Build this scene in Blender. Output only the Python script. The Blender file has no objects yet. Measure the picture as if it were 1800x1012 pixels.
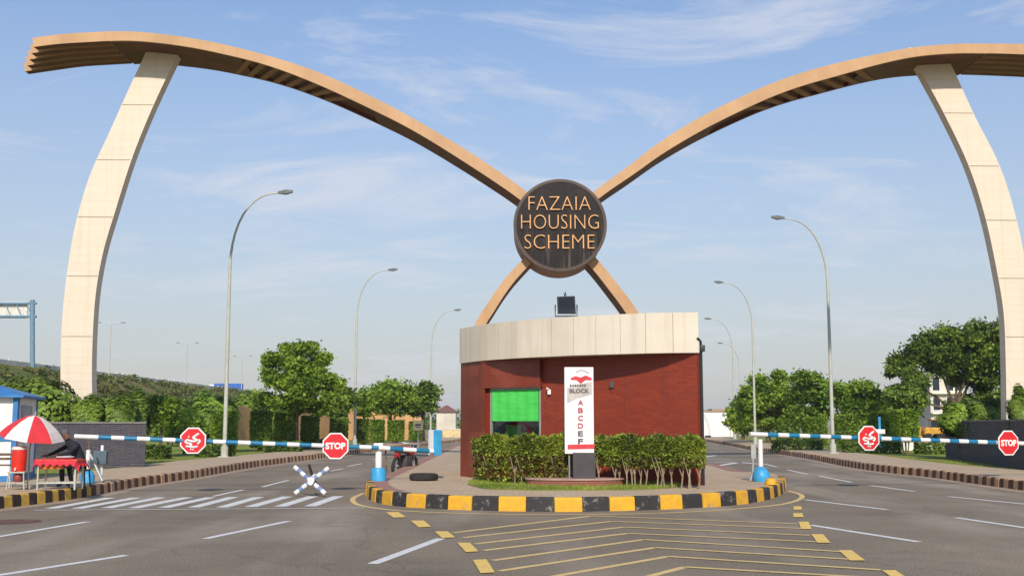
import bpy, bmesh, math, random
import numpy as np
from mathutils import Vector, Matrix

# ------------------------------------------------------------------ camera, sky, sun
scn = bpy.context.scene
COL = scn.collection
F, CH, PITCH = 2000.0, 1.7, math.atan(239 / 2000.0)
cp, sp = math.cos(PITCH), math.sin(PITCH)
cam_d = bpy.data.cameras.new('camera')
cam_d.sensor_width = 36; cam_d.lens = 40; cam_d.clip_start = 0.1; cam_d.clip_end = 20000
cam = bpy.data.objects.new('camera', cam_d); COL.objects.link(cam)
cam.location = (0, 0, CH); cam.rotation_euler = (math.pi / 2 + PITCH, 0, 0)
scn.camera = cam

SUN_EL, SUN_AZ = math.radians(34), math.radians(179)   # azimuth measured from +Y towards +X
sunv = Vector((math.sin(SUN_AZ) * math.cos(SUN_EL), math.cos(SUN_AZ) * math.cos(SUN_EL), math.sin(SUN_EL)))
sd = bpy.data.lights.new('sun', 'SUN'); sd.energy = 3.4; sd.angle = math.radians(1.5); sd.color = (1, 0.93, 0.82)
sun = bpy.data.objects.new('sun', sd); COL.objects.link(sun)
sun.rotation_euler = (-sunv).to_track_quat('-Z', 'Y').to_euler()
sun.location = (0, 0, 60)

w = bpy.data.worlds.new('World'); scn.world = w; w.use_nodes = True
nt = w.node_tree; nt.nodes.clear()
N = nt.nodes.new
def lk(a, b): nt.links.new(a, b)
out = N('ShaderNodeOutputWorld'); bg = N('ShaderNodeBackground'); bg.inputs['Strength'].default_value = 0.11
sky = N('ShaderNodeTexSky'); sky.sky_type = 'NISHITA'; sky.sun_disc = False
sky.sun_elevation = SUN_EL; sky.sun_rotation = SUN_AZ
sky.air_density = 1.3; sky.dust_density = 1.2; sky.ozone_density = 3.0; sky.altitude = 200
tc = N('ShaderNodeTexCoord')
sep = N('ShaderNodeSeparateXYZ'); lk(tc.outputs['Generated'], sep.inputs[0])
def wm(op, a, b=None, c=None, clamp=False):
    n = N('ShaderNodeMath'); n.operation = op; n.use_clamp = clamp
    for i, v in enumerate((a, b, c)):
        if v is None: continue
        if isinstance(v, (int, float)): n.inputs[i].default_value = v
        else: lk(v, n.inputs[i])
    return n.outputs[0]
zz = wm('ADD', wm('MAXIMUM', sep.outputs[2], 0.0), 0.12)
comb = N('ShaderNodeCombineXYZ')
lk(wm('DIVIDE', sep.outputs[0], zz), comb.inputs[0]); lk(wm('DIVIDE', sep.outputs[1], zz), comb.inputs[1])
mp = N('ShaderNodeMapping'); lk(comb.outputs[0], mp.inputs[0])
mp.inputs['Scale'].default_value = (0.8, 1.35, 1); mp.inputs['Rotation'].default_value = (0, 0, 0.35); mp.inputs['Location'].default_value = (1.1, 4.2, 0)
n1 = N('ShaderNodeTexNoise'); n1.inputs['Scale'].default_value = 1.7; n1.inputs['Detail'].default_value = 9; n1.inputs['Roughness'].default_value = 0.66; n1.inputs['Distortion'].default_value = 0.9
lk(mp.outputs[0], n1.inputs['Vector'])
n2 = N('ShaderNodeTexNoise'); n2.inputs['Scale'].default_value = 0.45; n2.inputs['Detail'].default_value = 3
lk(mp.outputs[0], n2.inputs['Vector'])
s1 = wm('MULTIPLY', wm('SUBTRACT', wm('ADD', wm('MULTIPLY', n1.outputs[0], 0.7), wm('MULTIPLY', n2.outputs[0], 0.5)), 0.605), 8.0, clamp=True)
# thin milky air low down
low = wm('MULTIPLY', wm('POWER', wm('SUBTRACT', 1.0, wm('MULTIPLY', wm('MAXIMUM', sep.outputs[2], 0.0), 1.85), clamp=True), 1.4), 0.9)
hz = N('ShaderNodeMixRGB'); lk(sky.outputs[0], hz.inputs[1]); lk(low, hz.inputs[0]); hz.inputs[2].default_value = (4.75, 4.55, 4.4, 1)
tint = N('ShaderNodeMixRGB'); tint.blend_type = 'MULTIPLY'; tint.inputs[0].default_value = 1; lk(sky.outputs[0], tint.inputs[1]); tint.inputs[2].default_value = (0.66, 0.88, 1.12, 1)
lk(tint.outputs[0], hz.inputs[1])
cl = N('ShaderNodeMixRGB'); lk(hz.outputs[0], cl.inputs[1]); lk(wm('MULTIPLY', s1, 0.62), cl.inputs[0]); cl.inputs[2].default_value = (5.3, 5.5, 6.1, 1)
lk(cl.outputs[0], bg.inputs['Color']); lk(bg.outputs[0], out.inputs['Surface'])
scn.view_settings.view_transform = 'Standard'; scn.view_settings.look = 'None'
scn.view_settings.exposure = 0.3; scn.view_settings.gamma = 1
scn.cycles.max_bounces = 6; scn.cycles.transparent_max_bounces = 12

# ------------------------------------------------------------------ helpers
def ray(px, py):
    x = (px - 900) / F; y = (506 - py) / F
    return Vector((x, cp - y * sp, sp + y * cp))
def G(px, py, z=0.0):                      # point where the line of sight meets height z
    d = ray(px, py); t = (z - CH) / d.z
    return Vector((d.x * t, d.y * t, z))
def P(px, py, Y, k=0.0):                   # point on the vertical plane y = Y + k x
    d = ray(px, py); t = Y / (d.y - k * d.x)
    return Vector((d.x * t, d.y * t, CH + d.z * t))
def X_(px, Y): return (px - 900) / F * Y * cp + 0.0
def srgb(h, s=1.0):
    v = [int(h[i:i + 2], 16) / 255 for i in (0, 2, 4)]
    return tuple((c / 12.92 if c <= .04045 else ((c + .055) / 1.055) ** 2.4) * s for c in v) + (1,)

def mat(name, col, rough=0.7, var=0.12, scale=3.0, col2=None, bump=0.0, bscale=40, metal=0.0, coord='Object', stretch=None, mixr=(0.35, 0.65), spec=0.4):
    m = bpy.data.materials.new(name); m.use_nodes = True
    t = m.node_tree; b = t.nodes['Principled BSDF']
    b.inputs['Roughness'].default_value = rough; b.inputs['Metallic'].default_value = metal
    b.inputs['Specular IOR Level'].default_value = spec
    tcn = t.nodes.new('ShaderNodeTexCoord'); mpn = t.nodes.new('ShaderNodeMapping')
    if coord == 'World':
        g = t.nodes.new('ShaderNodeNewGeometry'); t.links.new(g.outputs['Position'], mpn.inputs[0])
    else: t.links.new(tcn.outputs[coord], mpn.inputs[0])
    if stretch: mpn.inputs['Scale'].default_value = stretch
    nz = t.nodes.new('ShaderNodeTexNoise'); nz.inputs['Scale'].default_value = scale; nz.inputs['Detail'].default_value = 7; nz.inputs['Roughness'].default_value = 0.6
    t.links.new(mpn.outputs[0], nz.inputs['Vector'])
    cr = t.nodes.new('ShaderNodeValToRGB'); t.links.new(nz.outputs[0], cr.inputs[0])
    c2 = col2 or tuple(c * (1 - 2 * var) for c in col[:3]) + (1,)
    c1 = col if col2 else tuple(min(1, c * (1 + var)) for c in col[:3]) + (1,)
    cr.color_ramp.elements[0].position = mixr[0]; cr.color_ramp.elements[1].position = mixr[1]
    cr.color_ramp.elements[0].color = c2; cr.color_ramp.elements[1].color = c1
    t.links.new(cr.outputs[0], b.inputs['Base Color'])
    if bump:
        nb = t.nodes.new('ShaderNodeTexNoise'); nb.inputs['Scale'].default_value = bscale; nb.inputs['Detail'].default_value = 4
        t.links.new(mpn.outputs[0], nb.inputs['Vector'])
        bp = t.nodes.new('ShaderNodeBump'); bp.inputs['Strength'].default_value = bump; bp.inputs['Distance'].default_value = 0.02
        t.links.new(nb.outputs[0], bp.inputs['Height']); t.links.new(bp.outputs[0], b.inputs['Normal'])
    m['_ramp'] = cr.name
    return m

def tile_mat(name, c1, c2, mortar, bw, bh, msize=0.006, offset=0.5, rough=0.5, stain=None, plane='XZ', bumpd=0.3, stainr=(0.5, 0.75)):
    m = bpy.data.materials.new(name); m.use_nodes = True
    t = m.node_tree; b = t.nodes['Principled BSDF']; b.inputs['Roughness'].default_value = rough
    g = t.nodes.new('ShaderNodeNewGeometry'); s = t.nodes.new('ShaderNodeSeparateXYZ'); c = t.nodes.new('ShaderNodeCombineXYZ')
    t.links.new(g.outputs['Position'], s.inputs[0])
    if plane == 'XZ':
        t.links.new(s.outputs[0], c.inputs[0]); t.links.new(s.outputs[2], c.inputs[1])
    else:
        t.links.new(s.outputs[0], c.inputs[0]); t.links.new(s.outputs[1], c.inputs[1])
    br = t.nodes.new('ShaderNodeTexBrick'); t.links.new(c.outputs[0], br.inputs['Vector'])
    br.offset = offset; br.inputs['Scale'].default_value = 1; br.inputs['Brick Width'].default_value = bw; br.inputs['Row Height'].default_value = bh
    br.inputs['Mortar Size'].default_value = msize; br.inputs['Color1'].default_value = c1; br.inputs['Color2'].default_value = c2; br.inputs['Mortar'].default_value = mortar
    br.inputs['Bias'].default_value = 0.0
    nz = t.nodes.new('ShaderNodeTexNoise'); nz.inputs['Scale'].default_value = 1.1; nz.inputs['Detail'].default_value = 8; nz.inputs['Roughness'].default_value = 0.65
    t.links.new(g.outputs['Position'], nz.inputs['Vector'])
    r = t.nodes.new('ShaderNodeValToRGB'); r.color_ramp.elements[0].position = stainr[0]; r.color_ramp.elements[1].position = stainr[1]
    t.links.new(nz.outputs[0], r.inputs[0])
    mx = t.nodes.new('ShaderNodeMixRGB'); mx.blend_type = 'MIX'
    t.links.new(r.outputs[0], mx.inputs[0]); t.links.new(br.outputs[0], mx.inputs[1]); mx.inputs[2].default_value = stain or c2
    t.links.new(mx.outputs[0], b.inputs['Base Color'])
    bp = t.nodes.new('ShaderNodeBump'); bp.inputs['Strength'].default_value = bumpd; bp.inputs['Distance'].default_value = 0.01; bp.invert = True
    t.links.new(br.outputs['Fac'], bp.inputs['Height']); t.links.new(bp.outputs[0], b.inputs['Normal'])
    return m

def leaf_mat(name, dark, light, transl=0.3):
    m = bpy.data.materials.new(name); m.use_nodes = True
    t = m.node_tree; t.nodes.clear()
    o = t.nodes.new('ShaderNodeOutputMaterial'); g = t.nodes.new('ShaderNodeNewGeometry')
    nz = t.nodes.new('ShaderNodeTexNoise'); nz.inputs['Scale'].default_value = 0.75; nz.inputs['Detail'].default_value = 4
    t.links.new(g.outputs['Position'], nz.inputs['Vector'])
    ad = t.nodes.new('ShaderNodeMath'); ad.operation = 'MULTIPLY_ADD'; t.links.new(g.outputs['Random Per Island'], ad.inputs[0]); ad.inputs[1].default_value = 0.6
    mm = t.nodes.new('ShaderNodeMath'); mm.operation = 'MULTIPLY_ADD'; t.links.new(nz.outputs[0], mm.inputs[0]); mm.inputs[1].default_value = 2.4; mm.inputs[2].default_value = -1.02  # random leaf tone, contrast raised to paint clump shading into the colour
    t.links.new(mm.outputs[0], ad.inputs[2])
    cr = t.nodes.new('ShaderNodeValToRGB'); cr.color_ramp.elements[0].color = dark; cr.color_ramp.elements[1].color = light
    cr.color_ramp.elements[0].position = 0.1; cr.color_ramp.elements[1].position = 0.9
    t.links.new(ad.outputs[0], cr.inputs[0])
    d = t.nodes.new('ShaderNodeBsdfPrincipled'); d.inputs['Roughness'].default_value = 0.55; d.inputs['Specular IOR Level'].default_value = 0.25
    tr = t.nodes.new('ShaderNodeBsdfTranslucent'); mx = t.nodes.new('ShaderNodeMixShader'); mx.inputs[0].default_value = transl
    t.links.new(cr.outputs[0], d.inputs['Base Color']); t.links.new(cr.outputs[0], tr.inputs['Color'])
    t.links.new(d.outputs[0], mx.inputs[1]); t.links.new(tr.outputs[0], mx.inputs[2]); t.links.new(mx.outputs[0], o.inputs[0])
    return m

def tag(o, label=None, cat=None, group=None, kind=None):
    if label: o['label'] = label
    if cat: o['category'] = cat
    if group: o['group'] = group
    if kind: o['kind'] = kind
    return o
def empty(name, loc=(0, 0, 0), label=None, cat=None, group=None):
    o = bpy.data.objects.new(name, None); COL.objects.link(o); o.location = Vector(loc)
    return tag(o, label, cat, group)
def offs(p):
    v = Vector((0, 0, 0))
    while p is not None: v += p.location; p = p.parent
    return v
class MB:
    def __init__(s): s.v = []; s.f = []; s.m = []
    def add(s, vs, fs, mi=0):
        b = len(s.v); s.v += [tuple(v) for v in vs]; s.f += [tuple(i + b for i in f) for f in fs]; s.m += [mi] * len(fs)
        return s
    def hexa(s, q0, q1, mi=0):            # two quads (corresponding corners)
        n = len(q0)
        fs = [tuple(range(n))[::-1], tuple(range(n, 2 * n))] + [(i, (i + 1) % n, n + (i + 1) % n, n + i) for i in range(n)]
        return s.add(list(q0) + list(q1), fs, mi)
    def prism(s, poly, z0, z1, mi=0):
        return s.hexa([(p[0], p[1], z0) for p in poly], [(p[0], p[1], z1) for p in poly], mi)
    def box(s, c, d, rz=0, mi=0, bev=0.0, M=None):
        bm = bmesh.new(); bmesh.ops.create_cube(bm, size=1)
        for v in bm.verts: v.co = Vector((v.co.x * d[0], v.co.y * d[1], v.co.z * d[2]))
        if bev: bmesh.ops.bevel(bm, geom=bm.edges[:], offset=bev, segments=2, affect='EDGES', profile=0.6)
        R = M if M is not None else Matrix.Rotation(rz, 4, 'Z')
        T = Matrix.Translation(Vector(c)) @ R
        bm.verts.index_update()
        s.add([T @ v.co for v in bm.verts], [[v.index for v in f.verts] for f in bm.faces], mi); bm.free(); return s
    def tube(s, pts, rs, n=10, mi=0, cap=True):
        pts = [Vector(p) for p in pts]
        if isinstance(rs, (int, float)): rs = [rs] * len(pts)
        vs = []; fs = []; prev = None
        for i, p in enumerate(pts):
            t = (pts[min(i + 1, len(pts) - 1)] - pts[max(i - 1, 0)]).normalized()
            if prev is None:
                a = Vector((0, 0, 1)) if abs(t.z) < 0.9 else Vector((1, 0, 0)); u = t.cross(a).normalized()
            else: u = (prev - t * prev.dot(t)).normalized()
            prev = u; v = t.cross(u)
            for k in range(n):
                an = 2 * math.pi * k / n; vs.append(p + (u * math.cos(an) + v * math.sin(an)) * rs[i])
        for i in range(len(pts) - 1):
            for k in range(n):
                a = i * n + k; b = i * n + (k + 1) % n; fs.append((a, b, b + n, a + n))
        if cap: fs.append(tuple(range(n))[::-1]); fs.append(tuple((len(pts) - 1) * n + k for k in range(n)))
        return s.add(vs, fs, mi)
    def lathe(s, prof, c=(0, 0, 0), n=24, mi=0, M=None):
        vs = []; fs = []; M = M or Matrix.Identity(4); T = Matrix.Translation(Vector(c)) @ M
        for r, z in prof:
            for k in range(n):
                a = 2 * math.pi * k / n; vs.append(T @ Vector((r * math.cos(a), r * math.sin(a), z)))
        for i in range(len(prof) - 1):
            for k in range(n):
                a = i * n + k; b = i * n + (k + 1) % n; fs.append((a, b, b + n, a + n))
        loop = prof[0] == prof[-1]
        if prof[0][0] > 1e-3 and not loop: fs.append(tuple(range(n))[::-1])
        if prof[-1][0] > 1e-3 and not loop: fs.append(tuple((len(prof) - 1) * n + k for k in range(n)))
        return s.add(vs, fs, mi)
    def build(s, name, mats, parent=None, smooth=False, fix=True):
        o_ = offs(parent)
        me = bpy.data.meshes.new(name)
        me.from_pydata([(v[0] - o_.x, v[1] - o_.y, v[2] - o_.z) for v in s.v], [], s.f)
        if not isinstance(mats, (list, tuple)): mats = [mats]
        for m in mats: me.materials.append(m)
        me.polygons.foreach_set('material_index', s.m)
        if fix:
            bm = bmesh.new(); bm.from_mesh(me); bmesh.ops.recalc_face_normals(bm, faces=bm.faces[:]); bm.to_mesh(me); bm.free()
        if smooth:
            me.polygons.foreach_set('use_smooth', [True] * len(me.polygons))
            try: me.set_sharp_from_angle(angle=math.radians(40))
            except Exception: pass
        me.update()
        ob = bpy.data.objects.new(name, me); COL.objects.link(ob); ob.parent = parent
        return ob
def kids(o): return [c for c in COL.objects if c.parent == o]
def copy_tree(o, parent=None):
    c = o.copy(); COL.objects.link(c); c.parent = parent
    for ch in list(o.children): copy_tree(ch, c)
    return c
def struct(mb, name, mats, smooth=False, label=None):
    o = mb.build(name, mats, None, smooth); o['kind'] = 'structure'
    if label: o['label'] = label
    return o

def leaves_arrays(cent, size, rng, up=0.35, aspect=1.7):
    n = len(cent)
    nrm = rng.normal(size=(n, 3)); nrm[:, 2] = np.abs(nrm[:, 2]) + up; nrm /= np.linalg.norm(nrm, axis=1)[:, None]
    t = rng.normal(size=(n, 3)); t -= nrm * (t * nrm).sum(1)[:, None]; t /= np.linalg.norm(t, axis=1)[:, None]
    b = np.cross(nrm, t)
    sz = size * rng.uniform(0.6, 1.3, n)[:, None]
    a = t * sz * aspect * 0.5; c = b * sz * 0.5
    v = np.stack([cent - a, cent + c * 0.9 - a * 0.1, cent + a, cent - c * 0.9 - a * 0.1], 1).reshape(-1, 3)
    return v
def leaf_obj(name, cent, size, m, parent=None, seed=0, up=0.35):
    rng = np.random.default_rng(seed)
    v = leaves_arrays(np.asarray(cent, float), size, rng, up)
    o_ = offs(parent); v = v - np.array([o_.x, o_.y, o_.z])
    n = len(v) // 4
    me = bpy.data.meshes.new(name)
    me.vertices.add(4 * n); me.vertices.foreach_set('co', v.ravel())
    me.loops.add(4 * n); me.loops.foreach_set('vertex_index', np.arange(4 * n))
    me.polygons.add(n); me.polygons.foreach_set('loop_start', np.arange(n) * 4); me.polygons.foreach_set('loop_total', np.full(n, 4))
    me.materials.append(m); me.update(); me.validate()
    ob = bpy.data.objects.new(name, me); COL.objects.link(ob); ob.parent = parent
    return ob

def text_obj(name, s, p_left, width, height, depth, m, parent=None, nrm=(0, -1, 0), bold=0.0):
    """letters standing in a vertical plane: p_left = world point of the lower left corner"""
    cu = bpy.data.curves.new(name, 'FONT'); cu.body = s; cu.extrude = 0.5 * depth; cu.offset = bold; cu.resolution_u = 3
    tmp = bpy.data.objects.new('tmp', cu); COL.objects.link(tmp)
    dg = bpy.context.evaluated_depsgraph_get(); me = bpy.data.meshes.new_from_object(tmp.evaluated_get(dg))
    bpy.data.objects.remove(tmp); bpy.data.curves.remove(cu)
    co = np.array([v.co[:] for v in me.vertices]); mn, mx = co.min(0), co.max(0)
    nv = Vector(nrm).normalized(); xv = Vector((0, 0, 1)).cross(nv).normalized()
    o_ = offs(parent)
    for v in me.vertices:
        x = (v.co.x - mn[0]) / (mx[0] - mn[0]) * width; y = (v.co.y - mn[1]) / (mx[1] - mn[1]) * height
        q = Vector(p_left) + xv * x + Vector((0, 0, 1)) * y + nv * v.co.z - o_
        v.co = q
    me.materials.append(m); me.update()
    ob = bpy.data.objects.new(name, me); COL.objects.link(ob); ob.parent = parent
    return ob

def smoothpts(pts, n=8):
    """Catmull-Rom through tuples"""
    pts = [np.array(p, float) for p in pts]; res = []
    for i in range(len(pts) - 1):
        p0 = pts[max(i - 1, 0)]; p1 = pts[i]; p2 = pts[i + 1]; p3 = pts[min(i + 2, len(pts) - 1)]
        for k in range(n):
            t = k / n
            res.append(0.5 * ((2 * p1) + (-p0 + p2) * t + (2 * p0 - 5 * p1 + 4 * p2 - p3) * t * t + (-p0 + 3 * p1 - 3 * p2 + p3) * t ** 3))
    res.append(pts[-1]); return res

# ------------------------------------------------------------------ materials
M = {}
def asphalt():
    m = mat('asphalt', srgb('8f7f6b'), 0.85, 0.05, 0.22, col2=srgb('776a58'), bump=0.35, bscale=45, coord='World', spec=0.25)
    t = m.node_tree; b = t.nodes['Principled BSDF']; cr = t.nodes[m['_ramp']]
    g = t.nodes.new('ShaderNodeNewGeometry')
    fine = t.nodes.new('ShaderNodeTexNoise'); fine.inputs['Scale'].default_value = 32; fine.inputs['Detail'].default_value = 2
    t.links.new(g.outputs['Position'], fine.inputs['Vector'])
    fr = t.nodes.new('ShaderNodeValToRGB'); fr.color_ramp.elements[0].position = 0.3; fr.color_ramp.elements[1].position = 0.7
    fr.color_ramp.elements[0].color = (0.62, 0.62, 0.62, 1); fr.color_ramp.elements[1].color = (1.32, 1.32, 1.32, 1)
    t.links.new(fine.outputs[0], fr.inputs[0])
    mu = t.nodes.new('ShaderNodeMixRGB'); mu.blend_type = 'MULTIPLY'; mu.inputs[0].default_value = 1
    t.links.new(cr.outputs[0], mu.inputs[1]); t.links.new(fr.outputs[0], mu.inputs[2])
    # sandy dust drifts and long tyre-worn streaks
    mp = t.nodes.new('ShaderNodeMapping'); mp.inputs['Scale'].default_value = (0.35, 0.07, 1); mp.inputs['Rotation'].default_value = (0, 0, 0.25)
    t.links.new(g.outputs['Position'], mp.inputs[0])
    du = t.nodes.new('ShaderNodeTexNoise'); du.inputs['Scale'].default_value = 1.6; du.inputs['Detail'].default_value = 7
    t.links.new(mp.outputs[0], du.inputs['Vector'])
    dr = t.nodes.new('ShaderNodeValToRGB'); dr.color_ramp.elements[0].position = 0.5; dr.color_ramp.elements[1].position = 0.78
    dr.color_ramp.elements[1].color = (0.8, 0.8, 0.8, 1)
    t.links.new(du.outputs[0], dr.inputs[0])
    m2 = t.nodes.new('ShaderNodeMixRGB'); m2.inputs[2].default_value = srgb('ab9c8a')
    t.links.new(dr.outputs[0], m2.inputs[0]); t.links.new(mu.outputs[0], m2.inputs[1])
    # dark stains
    st = t.nodes.new('ShaderNodeTexNoise'); st.inputs['Scale'].default_value = 0.5; st.inputs['Detail'].default_value = 8; st.inputs['Roughness'].default_value = 0.7
    t.links.new(g.outputs['Position'], st.inputs['Vector'])
    sr = t.nodes.new('ShaderNodeValToRGB'); sr.color_ramp.elements[0].position = 0.56; sr.color_ramp.elements[1].position = 0.72; sr.color_ramp.elements[1].color = (0.5, 0.5, 0.5, 1)
    t.links.new(st.outputs[0], sr.inputs[0])
    m3 = t.nodes.new('ShaderNodeMixRGB'); m3.inputs[2].default_value = srgb('5e5650')
    t.links.new(sr.outputs[0], m3.inputs[0]); t.links.new(m2.outputs[0], m3.inputs[1])
    vo = t.nodes.new('ShaderNodeTexVoronoi'); vo.feature = 'DISTANCE_TO_EDGE'; vo.inputs['Scale'].default_value = 0.22
    wn = t.nodes.new('ShaderNodeTexNoise'); wn.inputs['Scale'].default_value = 1.3; wn.inputs['Detail'].default_value = 5; t.links.new(g.outputs['Position'], wn.inputs['Vector'])
    av = t.nodes.new('ShaderNodeVectorMath'); av.operation = 'MULTIPLY_ADD'; t.links.new(wn.outputs[1], av.inputs[0]); av.inputs[1].default_value = (1.6, 1.6, 0); t.links.new(g.outputs['Position'], av.inputs[2]); t.links.new(av.outputs[0], vo.inputs['Vector'])
    vr = t.nodes.new('ShaderNodeValToRGB'); vr.color_ramp.elements[0].position = 0.0; vr.color_ramp.elements[1].position = 0.006; vr.color_ramp.elements[0].color = (0.35, 0.35, 0.35, 1); vr.color_ramp.elements[1].color = (0, 0, 0, 1)
    t.links.new(vo.outputs[0], vr.inputs[0])
    m4 = t.nodes.new('ShaderNodeMixRGB'); m4.inputs[2].default_value = srgb('4c443c'); t.links.new(vr.outputs[0], m4.inputs[0]); t.links.new(m3.outputs[0], m4.inputs[1])
    t.links.new(m4.outputs[0], b.inputs['Base Color'])
    return m
M['asphalt'] = asphalt()
def worn_paint(name, col, under=srgb('8a8078'), th=(0.56, 0.68)):
    m = mat(name, col, 0.7, 0.1, 7.0, col2=tuple(c * 0.82 for c in col[:3]) + (1,), coord='World')
    t = m.node_tree; b = t.nodes['Principled BSDF']; cr = t.nodes[m['_ramp']]
    g = t.nodes.new('ShaderNodeNewGeometry')
    nz = t.nodes.new('ShaderNodeTexNoise'); nz.inputs['Scale'].default_value = 4.5; nz.inputs['Detail'].default_value = 9; nz.inputs['Roughness'].default_value = 0.75
    t.links.new(g.outputs['Position'], nz.inputs['Vector'])
    r = t.nodes.new('ShaderNodeValToRGB'); r.color_ramp.elements[0].position = th[0]; r.color_ramp.elements[1].position = th[1]; r.color_ramp.elements[1].color = (0.8, 0.8, 0.8, 1)
    t.links.new(nz.outputs[0], r.inputs[0])
    mx = t.nodes.new('ShaderNodeMixRGB'); mx.inputs[2].default_value = under
    t.links.new(r.outputs[0], mx.inputs[0]); t.links.new(cr.outputs[0], mx.inputs[1]); t.links.new(mx.outputs[0], b.inputs['Base Color'])
    return m
M['white_line'] = worn_paint('white_road_paint', srgb('e2ddd6'))
M['yellow_line'] = worn_paint('yellow_road_paint', srgb('e2bf7c'))
M['yellow_dash'] = worn_paint('yellow_dash_paint', srgb('eec568'), th=(0.62, 0.74))
M['k_yellow'] = worn_paint('kerb_yellow_paint', srgb('e3a82a'), srgb('9b8a72'), (0.54, 0.66))
M['k_black'] = worn_paint('kerb_black_paint', srgb('33302e'), srgb('a0968a'), (0.55, 0.64))
M['k_tan'] = worn_paint('kerb_faded_tan', srgb('cfa57c'), srgb('9a8068'), (0.52, 0.72))
M['k_brown'] = worn_paint('kerb_faded_brown', srgb('5e3a1e'), srgb('8a6e56'), (0.58, 0.75))
M['k_oldyel'] = worn_paint('kerb_old_yellow', srgb('d9ae45'), srgb('8a7a62'), (0.5, 0.7))
M['k_olddark'] = worn_paint('kerb_old_black', srgb('382c26'), srgb('8a7662'), (0.6, 0.75))
M['paving'] = tile_mat('beige_paving', srgb('c4ab8a'), srgb('b59a7a'), srgb('9c866c'), 0.3, 0.15, 0.008, 0.5, 0.85, srgb('a98f78'), 'XY')
M['redpave'] = tile_mat('red_paving', srgb('a5705c'), srgb('99685a'), srgb('8d7063'), 0.2, 0.1, 0.008, 0.5, 0.85, srgb('a8907e'), 'XY')
M['grass_g'] = mat('grass_ground', srgb('7f913a'), 0.95, 0.3, 0.9, col2=srgb('8a8248'), bump=0.6, bscale=30, coord='World', spec=0.1)
M['field'] = mat('field_ground', srgb('7f8450'), 0.95, 0.3, 0.05, col2=srgb('a2916a'), coord='World', spec=0.1)
M['slope'] = mat('embankment_scrub', srgb('5a662f'), 0.95, 0.3, 0.16, col2=srgb('77683e'), bump=0.8, bscale=2, coord='World', spec=0.1, mixr=(0.4, 0.6))
M['cream'] = tile_mat('cream_tile', srgb('dbcab4'), srgb('d8c6af'), srgb('c4b29a'), 0.6, 0.3, 0.005, 0.0, 0.55, srgb('e0cdb0'), 'XZ', 0.15, (0.55, 0.8))
M['cream_side'] = mat('pylon_side_stone', srgb('b09a82'), 0.6, 0.08, 1.0, coord='World')
M['joint'] = mat('dark_joint', srgb('8a7862'), 0.9)
M['beam'] = mat('tan_stone_cladding', srgb('c49a6e'), 0.6, 0.05, 0.8, col2=srgb('b58b62'), coord='World', bump=0.1)
M['beam_top'] = mat('tan_edge', srgb('c59a68'), 0.7, 0.05)
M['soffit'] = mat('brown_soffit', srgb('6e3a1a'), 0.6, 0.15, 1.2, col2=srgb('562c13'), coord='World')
M['fin'] = mat('fin_brown', srgb('8f6038'), 0.6, 0.1, 1.2, coord='World')  # paler than the soffit, to paint light patches on the underside
def disc_mat():
    m = mat('black_granite', srgb('2c211c'), 0.5, 0.1, 2.0, col2=srgb('1a1412'), coord='World', spec=0.2)
    t = m.node_tree; b = t.nodes['Principled BSDF']; cr = t.nodes[m['_ramp']]
    g = t.nodes.new('ShaderNodeNewGeometry'); mp = t.nodes.new('ShaderNodeMapping'); mp.inputs['Scale'].default_value = (9, 1, 0.35)
    t.links.new(g.outputs['Position'], mp.inputs[0])
    nz = t.nodes.new('ShaderNodeTexNoise'); nz.inputs['Scale'].default_value = 1; nz.inputs['Detail'].default_value = 5; nz.inputs['Roughness'].default_value = 0.7
    t.links.new(mp.outputs[0], nz.inputs['Vector'])
    r = t.nodes.new('ShaderNodeValToRGB'); r.color_ramp.elements[0].position = 0.54; r.color_ramp.elements[1].position = 0.74; r.color_ramp.elements[1].color = (0.5, 0.7, 0.7, 1)
    t.links.new(nz.outputs[0], r.inputs[0])
    # streaks grow stronger below the letters, where water runs down
    s = t.nodes.new('ShaderNodeSeparateXYZ'); t.links.new(g.outputs['Position'], s.inputs[0])
    mr = t.nodes.new('ShaderNodeMapRange'); mr.inputs['From Min'].default_value = 9.2; mr.inputs['From Max'].default_value = 7.4; mr.inputs['To Min'].default_value = 0.05; mr.inputs['To Max'].default_value = 1.0
    t.links.new(s.outputs[2], mr.inputs[0])
    mu = t.nodes.new('ShaderNodeMath'); mu.operation = 'MULTIPLY'; t.links.new(r.outputs[0], mu.inputs[0]); t.links.new(mr.outputs[0], mu.inputs[1])
    mx = t.nodes.new('ShaderNodeMixRGB'); mx.inputs[2].default_value = srgb('9c8a7c')
    t.links.new(mu.outputs[0], mx.inputs[0]); t.links.new(cr.outputs[0], mx.inputs[1])
    # slab joints
    c = t.nodes.new('ShaderNodeCombineXYZ'); t.links.new(s.outputs[0], c.inputs[0]); t.links.new(s.outputs[2], c.inputs[1])
    br = t.nodes.new('ShaderNodeTexBrick'); br.offset = 0; t.links.new(c.outputs[0], br.inputs['Vector'])
    br.inputs['Scale'].default_value = 1; br.inputs['Brick Width'].default_value = 0.4; br.inputs['Row Height'].default_value = 0.8; br.inputs['Mortar Size'].default_value = 0.012
    br.inputs['Color1'].default_value = (1, 1, 1, 1); br.inputs['Color2'].default_value = (0.7, 0.66, 0.62, 1); br.inputs['Mortar'].default_value = (0.2, 0.2, 0.2, 1)
    m2 = t.nodes.new('ShaderNodeMixRGB'); m2.blend_type = 'MULTIPLY'; m2.inputs[0].default_value = 1
    t.links.new(mx.outputs[0], m2.inputs[1]); t.links.new(br.outputs[0], m2.inputs[2])
    t.links.new(m2.outputs[0], b.inputs['Base Color']); return m
M['disc'] = disc_mat()
M['drum'] = mat('brown_drum_side', srgb('8f6b4c'), .5, .15, 1.5, coord='World')
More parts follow.
